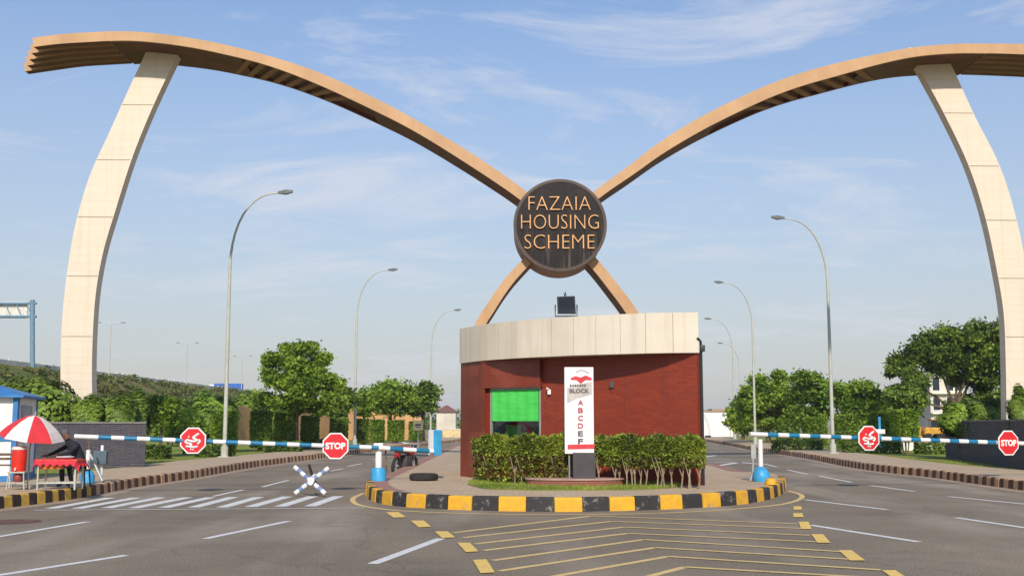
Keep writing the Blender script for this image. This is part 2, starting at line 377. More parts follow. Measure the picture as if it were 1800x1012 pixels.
M['disc_rim'] = mat('brown_granite_rim', srgb('4a352a'), 0.45, 0.15, 1.5, coord='World')
M['gold'] = mat('tan_letter_paint', srgb('dca268'), 0.5, 0.08, 3)
M['redtile'] = tile_mat('red_brick_tile', srgb('8f3619'), srgb('7f2c13'), srgb('742c18'), 0.2, 0.065, 0.005, 0.5, 0.55, srgb('7a2c16'), 'XZ', 0.15)
M['redtile2'] = tile_mat('dark_red_tile', srgb('86361e'), srgb('702c19'), srgb('5c2616'), 0.3, 0.3, 0.005, 0.0, 0.4, srgb('8f4a34'), 'XZ', 0.2)
M['fascia'] = mat('pale_stone_panel', srgb('d9ccb8'), 0.55, 0.05, 0.7, col2=srgb('cdbfa9'), coord='World', bump=0.05)
def grimed(m, col, f=0.6):
    t = m.node_tree; b = t.nodes['Principled BSDF']; src = b.inputs['Base Color'].links[0].from_socket
    g = t.nodes.new('ShaderNodeNewGeometry'); mp = t.nodes.new('ShaderNodeMapping'); mp.inputs['Scale'].default_value = (5, 5, 0.3)
    t.links.new(g.outputs['Position'], mp.inputs[0])
    nz = t.nodes.new('ShaderNodeTexNoise'); nz.inputs['Scale'].default_value = 1; nz.inputs['Detail'].default_value = 6
    t.links.new(mp.outputs[0], nz.inputs['Vector'])
    r = t.nodes.new('ShaderNodeValToRGB'); r.color_ramp.elements[0].position = 0.52; r.color_ramp.elements[1].position = 0.8; r.color_ramp.elements[1].color = (f, f, f, 1)
    t.links.new(nz.outputs[0], r.inputs[0])
    mx = t.nodes.new('ShaderNodeMixRGB'); mx.inputs[2].default_value = col
    t.links.new(r.outputs[0], mx.inputs[0]); t.links.new(src, mx.inputs[1]); t.links.new(mx.outputs[0], b.inputs['Base Color'])
    return m
grimed(M['fascia'], srgb('b0a28e'), 0.45); grimed(M['cream'], srgb('bfa98a'), 0.35); grimed(M['redtile'], srgb('6a2d20'), 0.6); grimed(M['beam'], srgb('a8804f'), 0.35)
M['dark'] = mat('dark_interior', srgb('2a2a28'), 0.8)
M['black_metal'] = mat('black_metal', srgb('2b2b2c'), 0.5, 0.15, 8, spec=0.5)
M['box_dark'] = mat('charcoal_box', srgb('4a4444'), 0.7, 0.08, 4)
M['blind'] = mat('green_blind', srgb('52cc58'), 0.6, 0.08, 2.0, col2=srgb('42bb4a'), stretch=(1, 1, 6))
M['steel'] = mat('galvanised_steel', srgb('a9aca8'), 0.45, 0.08, 3, metal=0.35)
M['lamp_grey'] = mat('lamp_pole_paint', srgb('b7b6a8'), 0.5, 0.08, 1.5)
M['lamp_head'] = mat('lamp_head_grey', srgb('6a6c6c'), 0.5, 0.1, 5)
M['white'] = mat('white_paint', srgb('e6e2dc'), 0.45, 0.06, 4)
M['blue'] = mat('blue_paint', srgb('20749a'), 0.45, 0.1, 4)
M['cyan'] = mat('bright_blue_paint', srgb('3f9dce'), 0.45, 0.1, 4)
M['kblue'] = mat('kiosk_blue_paint', srgb('3b78b0'), 0.5, 0.1, 3)
M['red'] = mat('stop_red', srgb('d3262c'), 0.4, 0.05, 3)
M['redcloth'] = mat('red_tablecloth', srgb('d02f3c'), 0.8, 0.1, 5, bump=0.3, bscale=10)
M['redplastic'] = mat('red_plastic', srgb('d8301f'), 0.35, 0.06, 3)
M['orange'] = mat('orange_drawer', srgb('cf6f35'), 0.6, 0.1, 4)
M['umb_red'] = mat('umbrella_red', srgb('d2343a'), 0.8, 0.06, 3); M['umb_white'] = mat('umbrella_white', srgb('e3d3ca'), 0.8, 0.06, 3)
M['rubber'] = mat('black_rubber', srgb('2f2b29'), 0.85, 0.2, 6, bump=0.4, bscale=25)
M['slate'] = tile_mat('dark_slate_stone', srgb('59545b'), srgb('4a464c'), srgb('343136'), 0.32, 0.06, 0.01, 0.4, 0.8, srgb('5d5350'), 'XZ', 0.9)
M['tanwall'] = mat('tan_wall', srgb('c99a68'), 0.8, 0.12, 0.4, coord='World')
M['bark'] = mat('bark', srgb('6f5d4a'), 0.9, 0.25, 6, bump=0.5, bscale=15)
M['palebark'] = mat('pale_bark', srgb('97866c'), 0.9, 0.2, 6)
M['skin'] = mat('skin', srgb('7d5540'), 0.6, 0.05); M['dcloth'] = mat('dark_cloth', srgb('26262e'), 0.9, 0.15, 6); M['greyhair'] = mat('grey_hair', srgb('5a5759'), 0.9, 0.15, 20)
M['yellow'] = mat('machine_yellow', srgb('d19a34'), 0.5, 0.15, 3); M['glass_d'] = mat('dark_glass', srgb('262e36'), 0.12, 0.1)
M['bwall'] = mat('building_plaster', srgb('cfc4b2'), 0.8, 0.08, 0.3, coord='World')
M['concrete'] = mat('concrete', srgb('e2dece'), 0.85, 0.1, 0.6, coord='World')
M['truckblue'] = mat('truck_blue', srgb('2f63b8'), 0.5, 0.1)
M['brick_red'] = tile_mat('planter_brick', srgb('9c5a48'), srgb('8a4c3c'), srgb('75564a'), 0.22, 0.07, 0.01, 0.5, 0.8, srgb('7c4a3c'), 'XZ', 0.3)
L1 = leaf_mat('leaf_bright', srgb('506e1e'), srgb('a4bc42'), 0.35)
L2 = leaf_mat('leaf_dark', srgb('40561f'), srgb('849a3c'), 0.25)
L3 = leaf_mat('leaf_mid', srgb('48651d'), srgb('92ac3c'), 0.3)
L4 = leaf_mat('leaf_hedge', srgb('485824'), srgb('a8b440'), 0.3)
L5 = leaf_mat('leaf_hedge_brown', srgb('4a3018'), srgb('6a5a2c'), 0.2)
GR = leaf_mat('grass_blades', srgb('667a26'), srgb('a6b24a'), 0.3)

# ------------------------------------------------------------------ ground, roads
b = MB(); b.add([(-4000, -300, -0.05), (4000, -300, -0.05), (4000, 6000, -0.05), (-4000, 6000, -0.05)], [(0, 1, 2, 3)]); struct(b, 'ground', M['field'])
KL = [(-420, 962), (-160, 917), (0, 894), (100, 881), (174, 869), (240, 855.5), (347, 839), (453.5, 820), (564, 805.5), (640, 796), (700, 788.5), (760, 782), (800, 777), (830, 772)]
KR = [(2250, 935), (2000, 890), (1800, 862), (1749, 855), (1642, 839.5), (1560, 830.5), (1492, 820.5), (1420, 806), (1360, 796.5), (1324, 791.6), (1285, 783.5), (1242, 776), (1215, 771)]
kl = [G(x, y) for x, y in KL]; kr = [G(x, y) for x, y in KR]
b = MB(); b.add([(-130, -30, 0), (130, -30, 0), (130, 20, 0), (60, 30, 0), (45, 180, 0), (-45, 180, 0), (-60, 30, 0), (-130, 20, 0)], [tuple(range(8))])
struct(b, 'road', M['asphalt'])

def offset_line(pts, d):
    res = []
    for i, p in enumerate(pts):
        t = (pts[min(i + 1, len(pts) - 1)] - pts[max(i - 1, 0)]); t.z = 0; t.normalize()
        res.append(p + Vector((-t.y, t.x, 0)) * d)
    return res
def resample(pts, step):
    res = [pts[0].copy()]; acc = 0
    for a, c in zip(pts[:-1], pts[1:]):
        L = (c - a).length; n = 0
        pos = step - acc
        while pos <= L: res.append(a.lerp(c, pos / L)); pos += step
        acc = L - (pos - step)
    return res
def sm_line(pts, n=5): return [Vector(p) for p in smoothpts([tuple(p) for p in pts], n)]
def kerb(name, line, side, h, w, mats, seg, pick, label):
    rs = resample(sm_line(line), seg); b = MB(); rnd = random.Random(5)
    o = offset_line(rs, side * w)
    for i in range(len(rs) - 1):
        mi = pick(i, rs[i]); g = 0.008; a0 = rs[i].lerp(rs[i + 1], g / seg); a1 = rs[i].lerp(rs[i + 1], 1 - g / seg)
        c0 = o[i].lerp(o[i + 1], g / seg); c1 = o[i].lerp(o[i + 1], 1 - g / seg)
        hh = h + rnd.uniform(-0.008, 0.008); j = rnd.uniform(-0.01, 0.01)
        def sec(p, q):
            d = (q - p).normalized(); p = p + d * j; r = 0.035
            return [p + Vector((0, 0, -0.04)), p + d * 0.02 + Vector((0, 0, hh - r)), p + d * (0.02 + r * 0.3) + Vector((0, 0, hh - r * 0.3)), p + d * (0.02 + r) + Vector((0, 0, hh)),
                    q + Vector((0, 0, hh)), q + Vector((0, 0, -0.04))]
        b.hexa(sec(a0, c0), sec(a1, c1), mi)
    return struct(b, name, mats, False, label)
def pad(name, poly, z, m):
    b = MB(); b.prism(poly, -0.03, z, 0); return struct(b, name, m)
KH = 0.25
# left verge
kerb('kerb', kl, 1, KH, 0.16, [M['k_tan'], M['k_brown'], M['k_oldyel'], M['k_olddark']], 0.31, lambda i, p: (i % 2) + (2 if p.y < 27.5 else 0), 'left kerb painted in worn tan and brown blocks')
kerb('kerb', kr, -1, KH, 0.16, [M['k_tan'], M['k_brown']], 0.31, lambda i, p: i % 2, 'right kerb painted in worn tan and brown blocks')
def strip(name, line, d0, d1, z, m):
    a = offset_line(line, d0); c = offset_line(line, d1); b = MB()
    for i in range(len(a) - 1): b.add([a[i] + Vector((0, 0, z)), a[i + 1] + Vector((0, 0, z)), c[i + 1] + Vector((0, 0, z)), c[i] + Vector((0, 0, z))], [(0, 1, 2, 3)])
    return struct(b, name, m)
skl = sm_line(kl); skr = sm_line(kr)
M['dust'] = worn_paint('sandy_dust', srgb('b39a80'), srgb('8a7b6a'), (0.46, 0.6))
strip('gutter_dust', skl, 0.03, -0.38, 0.003, M['dust']); strip('gutter_dust', skr, -0.03, 0.38, 0.003, M['dust'])
strip('pavement', skl, 0.155, 3.2, KH - 0.012, M['paving'])
strip('pavement', skr, -0.155, -3.0, KH - 0.012, M['paving'])
# grass verges behind the pavements
a = offset_line(skl, 3.0)
b = MB()
for i in range(len(a) - 1):
    p, q = a[i], a[i + 1]; b.add([(p.x, p.y, .2), (q.x, q.y, .2), (q.x - 70, q.y + 3, .2), (p.x - 70, p.y + 3, .2)], [(0, 1, 2, 3)])
struct(b, 'grass_verge', M['grass_g'])
a = offset_line(skr, -2.8); b = MB()
for i in range(len(a) - 1):
    p, q = a[i], a[i + 1]; b.add([(p.x, p.y, .2), (q.x, q.y, .2), (q.x + 90, q.y + 3, .2), (p.x + 90, p.y + 3, .2)], [(0, 1, 2, 3)])
struct(b, 'grass_verge', M['grass_g'])

# island
ISL = [(800, 786), (738, 816), (690, 840), (655, 856), (643, 866), (646, 875), (662, 883), (700, 889.5), (760, 893.5), (830, 896.5), (900, 898), (1000, 899), (1100, 897), (1200, 893.5), (1300, 886.5), (1345, 879), (1372, 870), (1382, 860), (1375, 850), (1345, 844.5), (1312, 842), (1280, 832), (1240, 823.5), (1200, 813), (1150, 795)]
isl = [G(x, y) for x, y in ISL]
sil = sm_line(isl, 6)
def ispick(i, p): return i % 2
front = [p for p in sil if p.y < 33]
back1 = [p for p in sil[:len(sil) // 2] if p.y >= 31]; back2 = [p for p in sil[len(sil) // 2:] if p.y >= 31]
kerb('kerb', front, 1, 0.28, 0.18, [M['k_yellow'], M['k_black']], 0.56, ispick, 'island kerb painted in bright yellow and black blocks')
kerb('kerb', sm_line(isl[:3], 6), 1, 0.22, 0.16, [M['k_tan'], M['k_brown']], 0.5, lambda i, p: 0, 'plain kerb on the left side of the median')
kerb('kerb', sm_line(isl[-3:], 6), 1, 0.22, 0.16, [M['k_tan'], M['k_brown']], 0.5, lambda i, p: 0, 'plain kerb on the right side of the median')
inner = offset_line(sil, 0.17)
b = MB(); b.prism([(p.x, p.y) for p in inner] , -0.03, 0.262); o = struct(b, 'traffic_island', M['paving'])
inner2 = offset_line(sil, 0.55)
b = MB()
for i in range(len(inner) - 1):
    if i < len(sil) * 0.26 or i > len(sil) * 0.8:
        b.add([(inner[i].x, inner[i].y, .266), (inner[i + 1].x, inner[i + 1].y, .266), (inner2[i + 1].x, inner2[i + 1].y, .266), (inner2[i].x, inner2[i].y, .266)], [(0, 1, 2, 3)])
struct(b, 'paving_border', M['redpave'])
# lawn lens in front of the booth
LAWN = [(822, 851), (850, 858), (900, 861), (1000, 861.5), (1100, 861), (1180, 857), (1190, 850), (1100, 843), (900, 838), (835, 843)]
lawn = sm_line([G(x, y, 0.27) for x, y in LAWN] + [G(822, 851, .27)], 4)
b = MB(); b.prism([(p.x, p.y) for p in lawn[:-1]], 0.2, 0.285); struct(b, 'lawn', mat('lawn_soil', srgb('8a7a50'), .95, .2, 1.6, col2=srgb('6f7a38'), coord='World', bump=.5, bscale=30))

# markings
ZM = 0.004
def quadpx(b, pts, z=ZM): b.add([G(x, y, z) for x, y in pts], [(0, 1, 2, 3)])
def linew(b, a, c, w, z=ZM, ext=0):
    p, q = G(*a, z), G(*c, z); t = (q - p).normalized(); n = Vector((-t.y, t.x, 0)) * w / 2
    k = max(1, int((q - p).length / 3))
    for i in range(k):
        u, v = p.lerp(q, i / k), p.lerp(q, (i + 1) / k)
        b.add([u - n, v - n, v + n, u + n], [(0, 1, 2, 3)])
b = MB()
for a, c, w_ in [((-120, 962), (155, 916), .13), ((-60, 1019), (222, 975), .13), ((360, 946), (508, 915), .13), ((655, 990), (775, 945.5), .15),
              ((461, 855), (507, 843.5), .12), ((581, 827.5), (603, 823), .12), ((612, 819), (636, 814), .12), ((655, 807), (668, 804.5), .12),
              ((1415, 877.5), (1560, 895), .13), ((1425, 922), (1615, 951.5), .14), ((1680, 909), (1880, 938), .14), ((1668, 872), (1840, 889), .13),
              ((1530, 852.5), (1607, 863), .12), ((1440, 836), (1497, 847), .12), ((1384, 825), (1420, 833), .12), ((1345, 815), (1365, 820), .12), ((375, 871.5), (428, 860), .12)]:
    linew(b, a, c, w_)
for a, c in [((545, 889), (595, 871.5)), ((492, 889.5), (550, 871.5)), ((440, 890), (505, 872)), ((390, 891), (455, 873)), ((340, 891), (410, 873)), ((288, 891.5), (370, 873.5)),
          ((235, 892), (330, 873.5)), ((187, 892), (283, 873.5)), ((135, 893), (240, 874)), ((88, 893), (195, 874))]:
    linew(b, a, c, 0.26)
linew(b, (60, 896), (640, 892), 0.1, 0.008)
for a, c in [((1238, 812), (1300, 812.5)), ((1238, 822), (1290, 831)), ((1262, 818), (1300, 812)), ((1238, 829), (1285, 829.5)), ((1238, 836), (1290, 836)), ((1236, 803), (1258, 800)), ((1300, 812), (1345, 816))]:
    linew(b, a, c, 0.3, 0.004 + 0.002 * (a[1] % 3))
struct(b, 'lane_markings', M['white_line'])
b = MB()
yl = sm_line([G(x, y, ZM) for x, y in [(640, 866), (622, 874), (622, 882), (640, 889), (700, 896.5), (800, 901), (900, 903), (1000, 903), (1100, 902.5), (1200, 899.5), (1300, 893.5), (1372, 886), (1405, 877), (1408, 869), (1385, 862)]], 6)
a = offset_line(yl, 0.06); c = offset_line(yl, -0.06)
for i in range(len(a) - 1): b.add([a[i], a[i + 1], c[i + 1], c[i]], [(0, 1, 2, 3)])
CHEV = [((797, 935.5), (1040, 906), (1402, 920)), ((815, 944), (1075, 915.5), (1412, 928)), ((836, 955), (1097, 925.5), (1424, 940)), ((850, 966.5), (1105, 936.5), (1440, 951.5)),
        ((867, 984), (1132, 947.5), (1478, 968.5)), ((878, 1002.5), (1152, 961.5), (1495, 982)), ((905, 1024), (1175, 977), (1548, 1000.5)), ((1000, 1048), (1205, 995.5), (1620, 1019))]
for l, m_, r in CHEV: linew(b, l, m_, 0.115); linew(b, m_, r, 0.115, 0.008)
struct(b, 'chevron_markings', M['yellow_line'])
b = MB()
for pts in [[(678, 899.5), (700, 899), (714, 908), (692, 909)], [(722, 914), (745, 914), (758, 925), (736, 926)], [(764, 933), (787, 933), (800, 943.5), (777, 944.5)], [(804, 953), (826, 953), (841, 968), (819, 969.5)], [(831, 983), (855, 982), (870, 1005), (845, 1006.5)],
            [(1395, 889), (1408, 889), (1410, 895), (1395, 895)], [(1394, 901), (1410, 901), (1413, 908), (1395, 908)], [(1404, 916), (1421, 916), (1427, 929), (1408, 929)], [(1426, 938), (1447, 938), (1460, 953), (1437, 953)], [(1474, 966), (1497, 966), (1521, 984), (1494, 984)], [(1550, 1001), (1574, 1001), (1602, 1019), (1575, 1019)]]:
    quadpx(b, pts, 0.012)
struct(b, 'dash_markings', M['yellow_dash'])

# embankment with the motorway on top
b = MB(); ys = list(range(60, 700, 20))
prof = [(-45, 0.1), (-52, 2.2), (-60, 5.6), (-67, 8.9), (-71, 10), (-110, 10), (-130, 0)]
rnd = random.Random(3)
vs = [];
for y in ys:
    for x, z in prof: vs.append((x + rnd.uniform(-.8, .8) * (z < 9.5), y, z + rnd.uniform(-.25, .25) * (0.5 < z < 9.5)))
n = len(prof)
b.add(vs, [(i * n + j, i * n + j + 1, (i + 1) * n + j + 1, (i + 1) * n + j) for i in range(len(ys) - 1) for j in range(n - 1)])
struct(b, 'embankment', M['slope'], True)

# ------------------------------------------------------------------ gateway
KG = 0.03; YG = 42.0
gate = empty('gateway', (P(984, 745, YG, KG).x, YG, 0), 'giant twin arch gateway of tan curved beams on cream pylons with a black name disc', 'gateway')
TOPA = [(57.5, 66.5, 83), (100, 60.5, 78), (150, 57, 74.5), (210, 55, 71.5), (258, 57.5, 73), (320, 65, 80.5), (380, 76, 92.5), (468.5, 98, 114), (557, 126, 148.5), (655, 171, 193), (737, 215, 235), (838.6, 275, 299), (921, 336, 355), (975, 388, 407), (1012, 428, 450), (1044, 463, 489)]
# (px top, py top, py bottom of the face)
def beam_sections(line, k=6): return smoothpts(line, k)
def normal_pairs(center, th):
    res = []
    for i, p in enumerate(center):
        t = np.array(center[min(i + 1, len(center) - 1)]) - np.array(center[max(i - 1, 0)]); t = t / np.linalg.norm(t); nn = np.array([t[1], -t[0]])
        if nn[1] > 0 and abs(nn[1]) > 0.0: pass
        h = th[i] / 2
        res.append((np.array(p) + nn * h, np.array(p) - nn * h))
    return res
# centre lines (px) with face thickness (px); both beams run on behind the disc down to the ground behind the booth
CA = [(58, 75, 16), (100, 69.5, 16.5), (150, 66, 17), (210, 63.5, 16.5), (258, 65.5, 16), (320, 73, 16), (380, 84, 16.5), (468.5, 106, 16.5), (557, 137, 20), (655, 182, 20), (737, 225, 18.5), (838.6, 287.5, 19.5), (921, 345, 18), (985, 402, 17.5), (1043, 461, 17.5), (1081, 508, 18), (1111, 549, 19), (1138, 600, 19.5), (1158, 660, 20), (1170, 720, 20), (1175, 782, 20)]
CB = [(1912, 96, 17), (1870, 91, 17), (1800, 87, 18), (1737, 85.5, 17), (1673.5, 86, 16.5), (1610, 91.5, 16.5), (1547, 103.5, 18), (1467, 123.5, 22), (1401, 142.5, 22), (1335.6, 167.5, 22), (1243, 212, 22), (1167, 257, 20), (1110, 298.5, 17), (1048, 343, 15), (980, 402, 15), (927, 458, 15), (892, 497, 16), (862, 541, 17), (842, 578, 18), (838, 640, 19), (842, 715, 20), (848, 790, 20)]
def make_beam(C, sgn):
    S = smoothpts(C, 6); pr = normal_pairs([(s[0], s[1]) for s in S], [s[2] for s in S])
    up = [(a, c) if a[1] + (0.6 * a[0] * 0) <= c[1] or True else (c, a) for a, c in pr]
    n = len(S); L = [0]
    F0 = []
    for i, (a, c) in enumerate(pr):
        # "outer" = side further from the disc's underside; keep consistent along the beam
        o_, i_ = (a, c) if sgn > 0 else (c, a)
        A, B_ = P(o_[0], o_[1], YG, KG), P(i_[0], i_[1], YG, KG)
        F0.append((A, B_))
        if i: L.append(L[-1] + (F0[i][0] - F0[i - 1][0]).length)
    LT = L[-1]
    def depth(i):
        px = S[i][0]; d = abs(px - 984)
        return 2.0 + 0.95 * min(1, d / 700.0) if S[i][1] < 420 else 2.0
    K = Vector((0, 1, 0))
    ob = MB(); sf = MB()
    def slab(i0, i1, y0, y1, inset=0.0, mb=ob, mi=0):
        for i in range(i0, i1):
            qs = []
            for j in (i, i + 1):
                A, B_ = F0[j]; D = depth(j); t = 0.0
                Bt = B_.lerp(A, inset)
                a0 = A + K * (y0 * D); a1 = A + K * (y1 * D); b0 = Bt + K * (y0 * D); b1 = Bt + K * (y1 * D)
                qs.append([a0, a1, b1, b0])
            mb.hexa(qs[0], qs[1], mi)
    return S, F0, depth, slab, ob, K
def beam_mesh(C, sgn, ribs_to, slots):
    S, F0, depth, slab, ob, K = make_beam(C, sgn)
    n = len(S); px = [s[0] for s in S]
    face = MB(); body = MB(); rib = MB()
    i_r = min(range(n // 2), key=lambda i: abs(px[i] - ribs_to))
    def strip_faces(mb, fn, i0, i1):
        for i in range(i0, i1): mb.add([fn(i)[0], fn(i)[1], fn(i + 1)[1], fn(i + 1)[0]], [(0, 1, 2, 3)])
    # solid body from rib zone inward, face plate 6 cm
    pts_in = range(i_r, n - 1)
    for i in range(i_r, n - 1):
        q = []
        for j in (i, i + 1):
            A, B_ = F0[j]; D = depth(j); q.append([A, A + K * .1, B_ + K * .1, B_])
        face.hexa(q[0], q[1])
        in_slot = slots[0] < px[i] < slots[1] or slots[0] < px[i + 1] < slots[1]
        q = []
        for j in (i, i + 1):
            A, B_ = F0[j]; D = depth(j); u = .08 if not in_slot else 0.55
            Bt = B_.lerp(A, 0.12 if not in_slot else 0.4)
            q.append([A + K * .1, A + K * D, Bt + K * D, Bt + K * .1])
        body.hexa(q[0], q[1])
        if in_slot:   # back lip
            q = []
            for j in (i, i + 1):
                A, B_ = F0[j]; D = depth(j); q.append([A.lerp(B_, .31) + K * (D - .2), A.lerp(B_, .31) + K * D, B_.lerp(A, .12) + K * D, B_.lerp(A, .12) + K * (D - .2)])
            body.hexa(q[0], q[1])
    # diagonal fins in the coffers, their paler brown painted as patches of light
    fins = MB()
    sl = [i for i in range(n - 3) if slots[0] < px[i] < slots[1]]
    if sl:
        i0, i1 = sl[0], sl[-1]; nf = 8
        def at(u, y, inn):
            x = i0 + (i1 - i0) * u; x = max(0, min(n - 2, x)); k = int(x); t = x - k
            A = F0[k][0].lerp(F0[k + 1][0], t); B_ = F0[k][1].lerp(F0[k + 1][1], t); D = depth(k) * (1 - t) + depth(k + 1) * t
            return A.lerp(B_, 1 - inn) + K * (.1 + (D - .3) * y)
        for k in range(nf):
            u0 = k / nf - 0.02; du = 0.42 / nf; sk = -0.26
            q0 = [at(u0, 0, .04), at(u0 + du, 0, .04), at(u0 + du, 0, .45), at(u0, 0, .45)]
            q1 = [at(u0 + sk, 1, .04), at(u0 + du + sk, 1, .04), at(u0 + du + sk, 1, .45), at(u0 + sk, 1, .45)]
            fins.hexa(q0, q1)
    # outer stretch made of five separate ribs, each further back one reaching further out
    for r in range(5):
        y0 = r / 5; y1 = (r + 0.62) / 5
        ext = r * 0.33
        for i in range(0, i_r):
            q = []
            for j in (i, i + 1):
                A, B_ = F0[j]; D = depth(j)
                e = Vector((0, 0, 0))
                if j == 0: e = (F0[0][0] - F0[1][0]).normalized() * ext
                drop = Vector((0, 0, -0.0))
                q.append([A + K * (y0 * D) + e, A + K * (y1 * D) + e, B_ + K * (y1 * D) + e, B_ + K * (y0 * D) + e])
            rib.hexa(q[0], q[1], 0)
        if r < 4:
            for i in range(0, i_r):
                q = []
                for j in (i, i + 1):
                    A, B_ = F0[j]; D = depth(j); e = Vector((0, 0, 0))
                    if j == 0: e = (F0[0][0] - F0[1][0]).normalized() * (ext - .02)
                    Bt = A.lerp(B_, .35); At = A.lerp(B_, .02)
                    q.append([At + K * (y1 * D) + e, At + K * ((r + 1) / 5 * D) + e, Bt + K * ((r + 1) / 5 * D) + e, Bt + K * (y1 * D) + e])
                rib.hexa(q[0], q[1], 1)
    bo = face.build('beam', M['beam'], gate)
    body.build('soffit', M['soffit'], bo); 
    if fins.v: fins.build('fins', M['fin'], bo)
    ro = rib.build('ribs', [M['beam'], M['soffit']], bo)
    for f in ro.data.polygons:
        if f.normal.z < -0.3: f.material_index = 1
beam_mesh(CA, 1, 186, (425, 655))
beam_mesh(CB, -1, 1742, (1262, 1520))

def pylon(Lf, Rt, joints):
    n = 40
    def at(line, py):
        for (x0, y0), (x1, y1) in zip(line[:-1], line[1:]):
            if y0 <= py <= y1: return x0 + (x1 - x0) * (py - y0) / (y1 - y0)
        return line[-1][0]
    def dense(line): return [tuple(p) for p in smoothpts(line, 6)]
    Ld, Rd = dense(Lf), dense(Rt); y0 = 84; y1 = 778
    YP = YG + 1.45
    b = MB(); secs = []
    ysl = sorted(set([y0 + (y1 - y0) * i / n for i in range(n + 1)]))
    for py in ysl:
        a = P(at(Ld, max(py, Ld[0][1])), py, YP, KG); c = P(at(Rd, max(py, Rd[0][1])), py, YP, KG)
        secs.append([a, c, c + Vector((0, .5, 0)), a + Vector((0, .5, 0))])
    for s0, s1 in zip(secs[:-1], secs[1:]): b.hexa(s0, s1)
    for f in range(len(b.f)):
        pass
    o = b.build('pylon', M['cream'], gate)
    for py in joints:
        j = MB()
        a = P(at(Ld, py) + 1, py, YP, KG); c = P(at(Rd, py) - 1, py, YP, KG); j.box((a + c) / 2 + Vector((0, 0.008, 0)), ((c - a).length, .03, .022), math.atan(KG)); j.build('joint', M['joint'], o)
pylon([(262, 80), (223, 164), (192, 233), (157.6, 309), (133, 392), (119.5, 468), (110.5, 544), (107, 613), (106, 700), (106, 780)],
      [(320, 80), (271.7, 181), (233.6, 274), (202.5, 371), (182, 440), (169, 510), (163.5, 579), (161.5, 648), (162, 700), (162, 780)], [184.5, 281, 381.6, 485, 591])
pylon([(1596, 84), (1617, 122), (1661, 203), (1703, 292), (1733, 386), (1755, 490), (1765, 559), (1768, 640), (1769, 700), (1769, 780)],
      [(1655, 84), (1675, 120), (1713, 203), (1757.6, 292), (1787, 386), (1808, 490), (1818, 559), (1824, 640), (1826, 700), (1827, 780)], [199, 292, 387, 489, 592])

dc = P(984.5, 396, YG - .45, KG); R = 82 / F * (YG - .3)
Rm = Matrix.Rotation(math.pi / 2, 4, 'X')
b = MB(); b.lathe([(R - .03, 0), (R - .03, .02), (R, .05), (R, 2.1), (R - .1, 2.15)], dc + Vector((0, 0, 0)), 72, 0, Matrix.Rotation(-math.pi / 2, 4, 'X'))
drum = b.build('name_disc', M['drum'], gate, True)
b = MB(); b.lathe([(0.0001, -.0), (R - .09, -.0), (R - .09, .06)], dc + Vector((0, -.055, 0)), 72, 0, Matrix.Rotation(-math.pi / 2, 4, 'X')); b.build('disc_face', M['disc'], drum)
b = MB(); b.lathe([(R - .09, -.06), (R + .02, -.06), (R + .02, .05), (R - .09, .05), (R - .09, -.06)], dc + Vector((0, -.02, 0)), 72, 0, Matrix.Rotation(-math.pi / 2, 4, 'X')); b.build('disc_rim', M['disc_rim'], drum, True)
for s, x0, x1, yb, yt in [('FAZAIA', 929, 1038, 369, 346), ('HOUSING', 916, 1052, 402, 378), ('SCHEME', 922, 1045, 437, 413)]:
    p0 = P(x0, yb, YG - .53, KG); p1 = P(x1, yt, YG - .53, KG); p0.y = dc.y - .10
    text_obj('lettering', s, p0, p1.x - p0.x, p1.z - p0.z, .06, M['gold'], drum, bold=-0.02)

# ------------------------------------------------------------------ gatehouse booth
BT = [(808, 578), (820, 575.5), (851, 570), (900, 564.3), (934, 561.3), (970, 558.7), (1009, 556), (1048.5, 554), (1092, 552), (1140, 550), (1185.6, 549), (1227, 548.5)]
ZT, ZB = 4.36, 3.40
arc = [G(x, y, ZT) for x, y in BT]
sarc = sm_line(arc, 6)
def onarc(px):
    best = min(sarc, key=lambda p: abs(p.x / p.y - (px - 900) / F / cp * 1.0)); return best.copy()
def az(px, py=745): r_ = ray(px, py); return r_.x / r_.y
def arcpt(px):
    a_ = az(px)
    for p, q in zip(sarc[:-1], sarc[1:]):
        f0, f1 = p.x - a_ * p.y, q.x - a_ * q.y
        if f0 <= 0 <= f1: t = -f0 / (f1 - f0 + 1e-9); r_ = p.lerp(q, t); r_.z = 0; return r_
    r_ = (sarc[0] if a_ < az(900) else sarc[-1]).copy(); r_.z = 0; return r_
PL, PR = arcpt(806), arcpt(1231); PL.z = PR.z = 0
booth = empty('gatehouse', ((PL.x + PR.x) / 2, 29.5, 0.26), 'curved red tiled guard booth with pale stone fascia and green blind window', 'guard booth')
def inset(p, d): return p + Vector((0, d, 0))
arc2 = [Vector((p.x, p.y, 0)) for p in sarc]
BR, BL = PR + Vector((-.5, 5.0, 0)), PL + Vector((.4, 3.6, 0))
foot = arc2 + [BR, BL]
b = MB(); b.prism([(p.x, p.y + .05) for p in arc2] + [(BR.x, BR.y), (BL.x, BL.y)], ZB + .002, ZT - .03); b.build('roof', M['fascia'], booth)
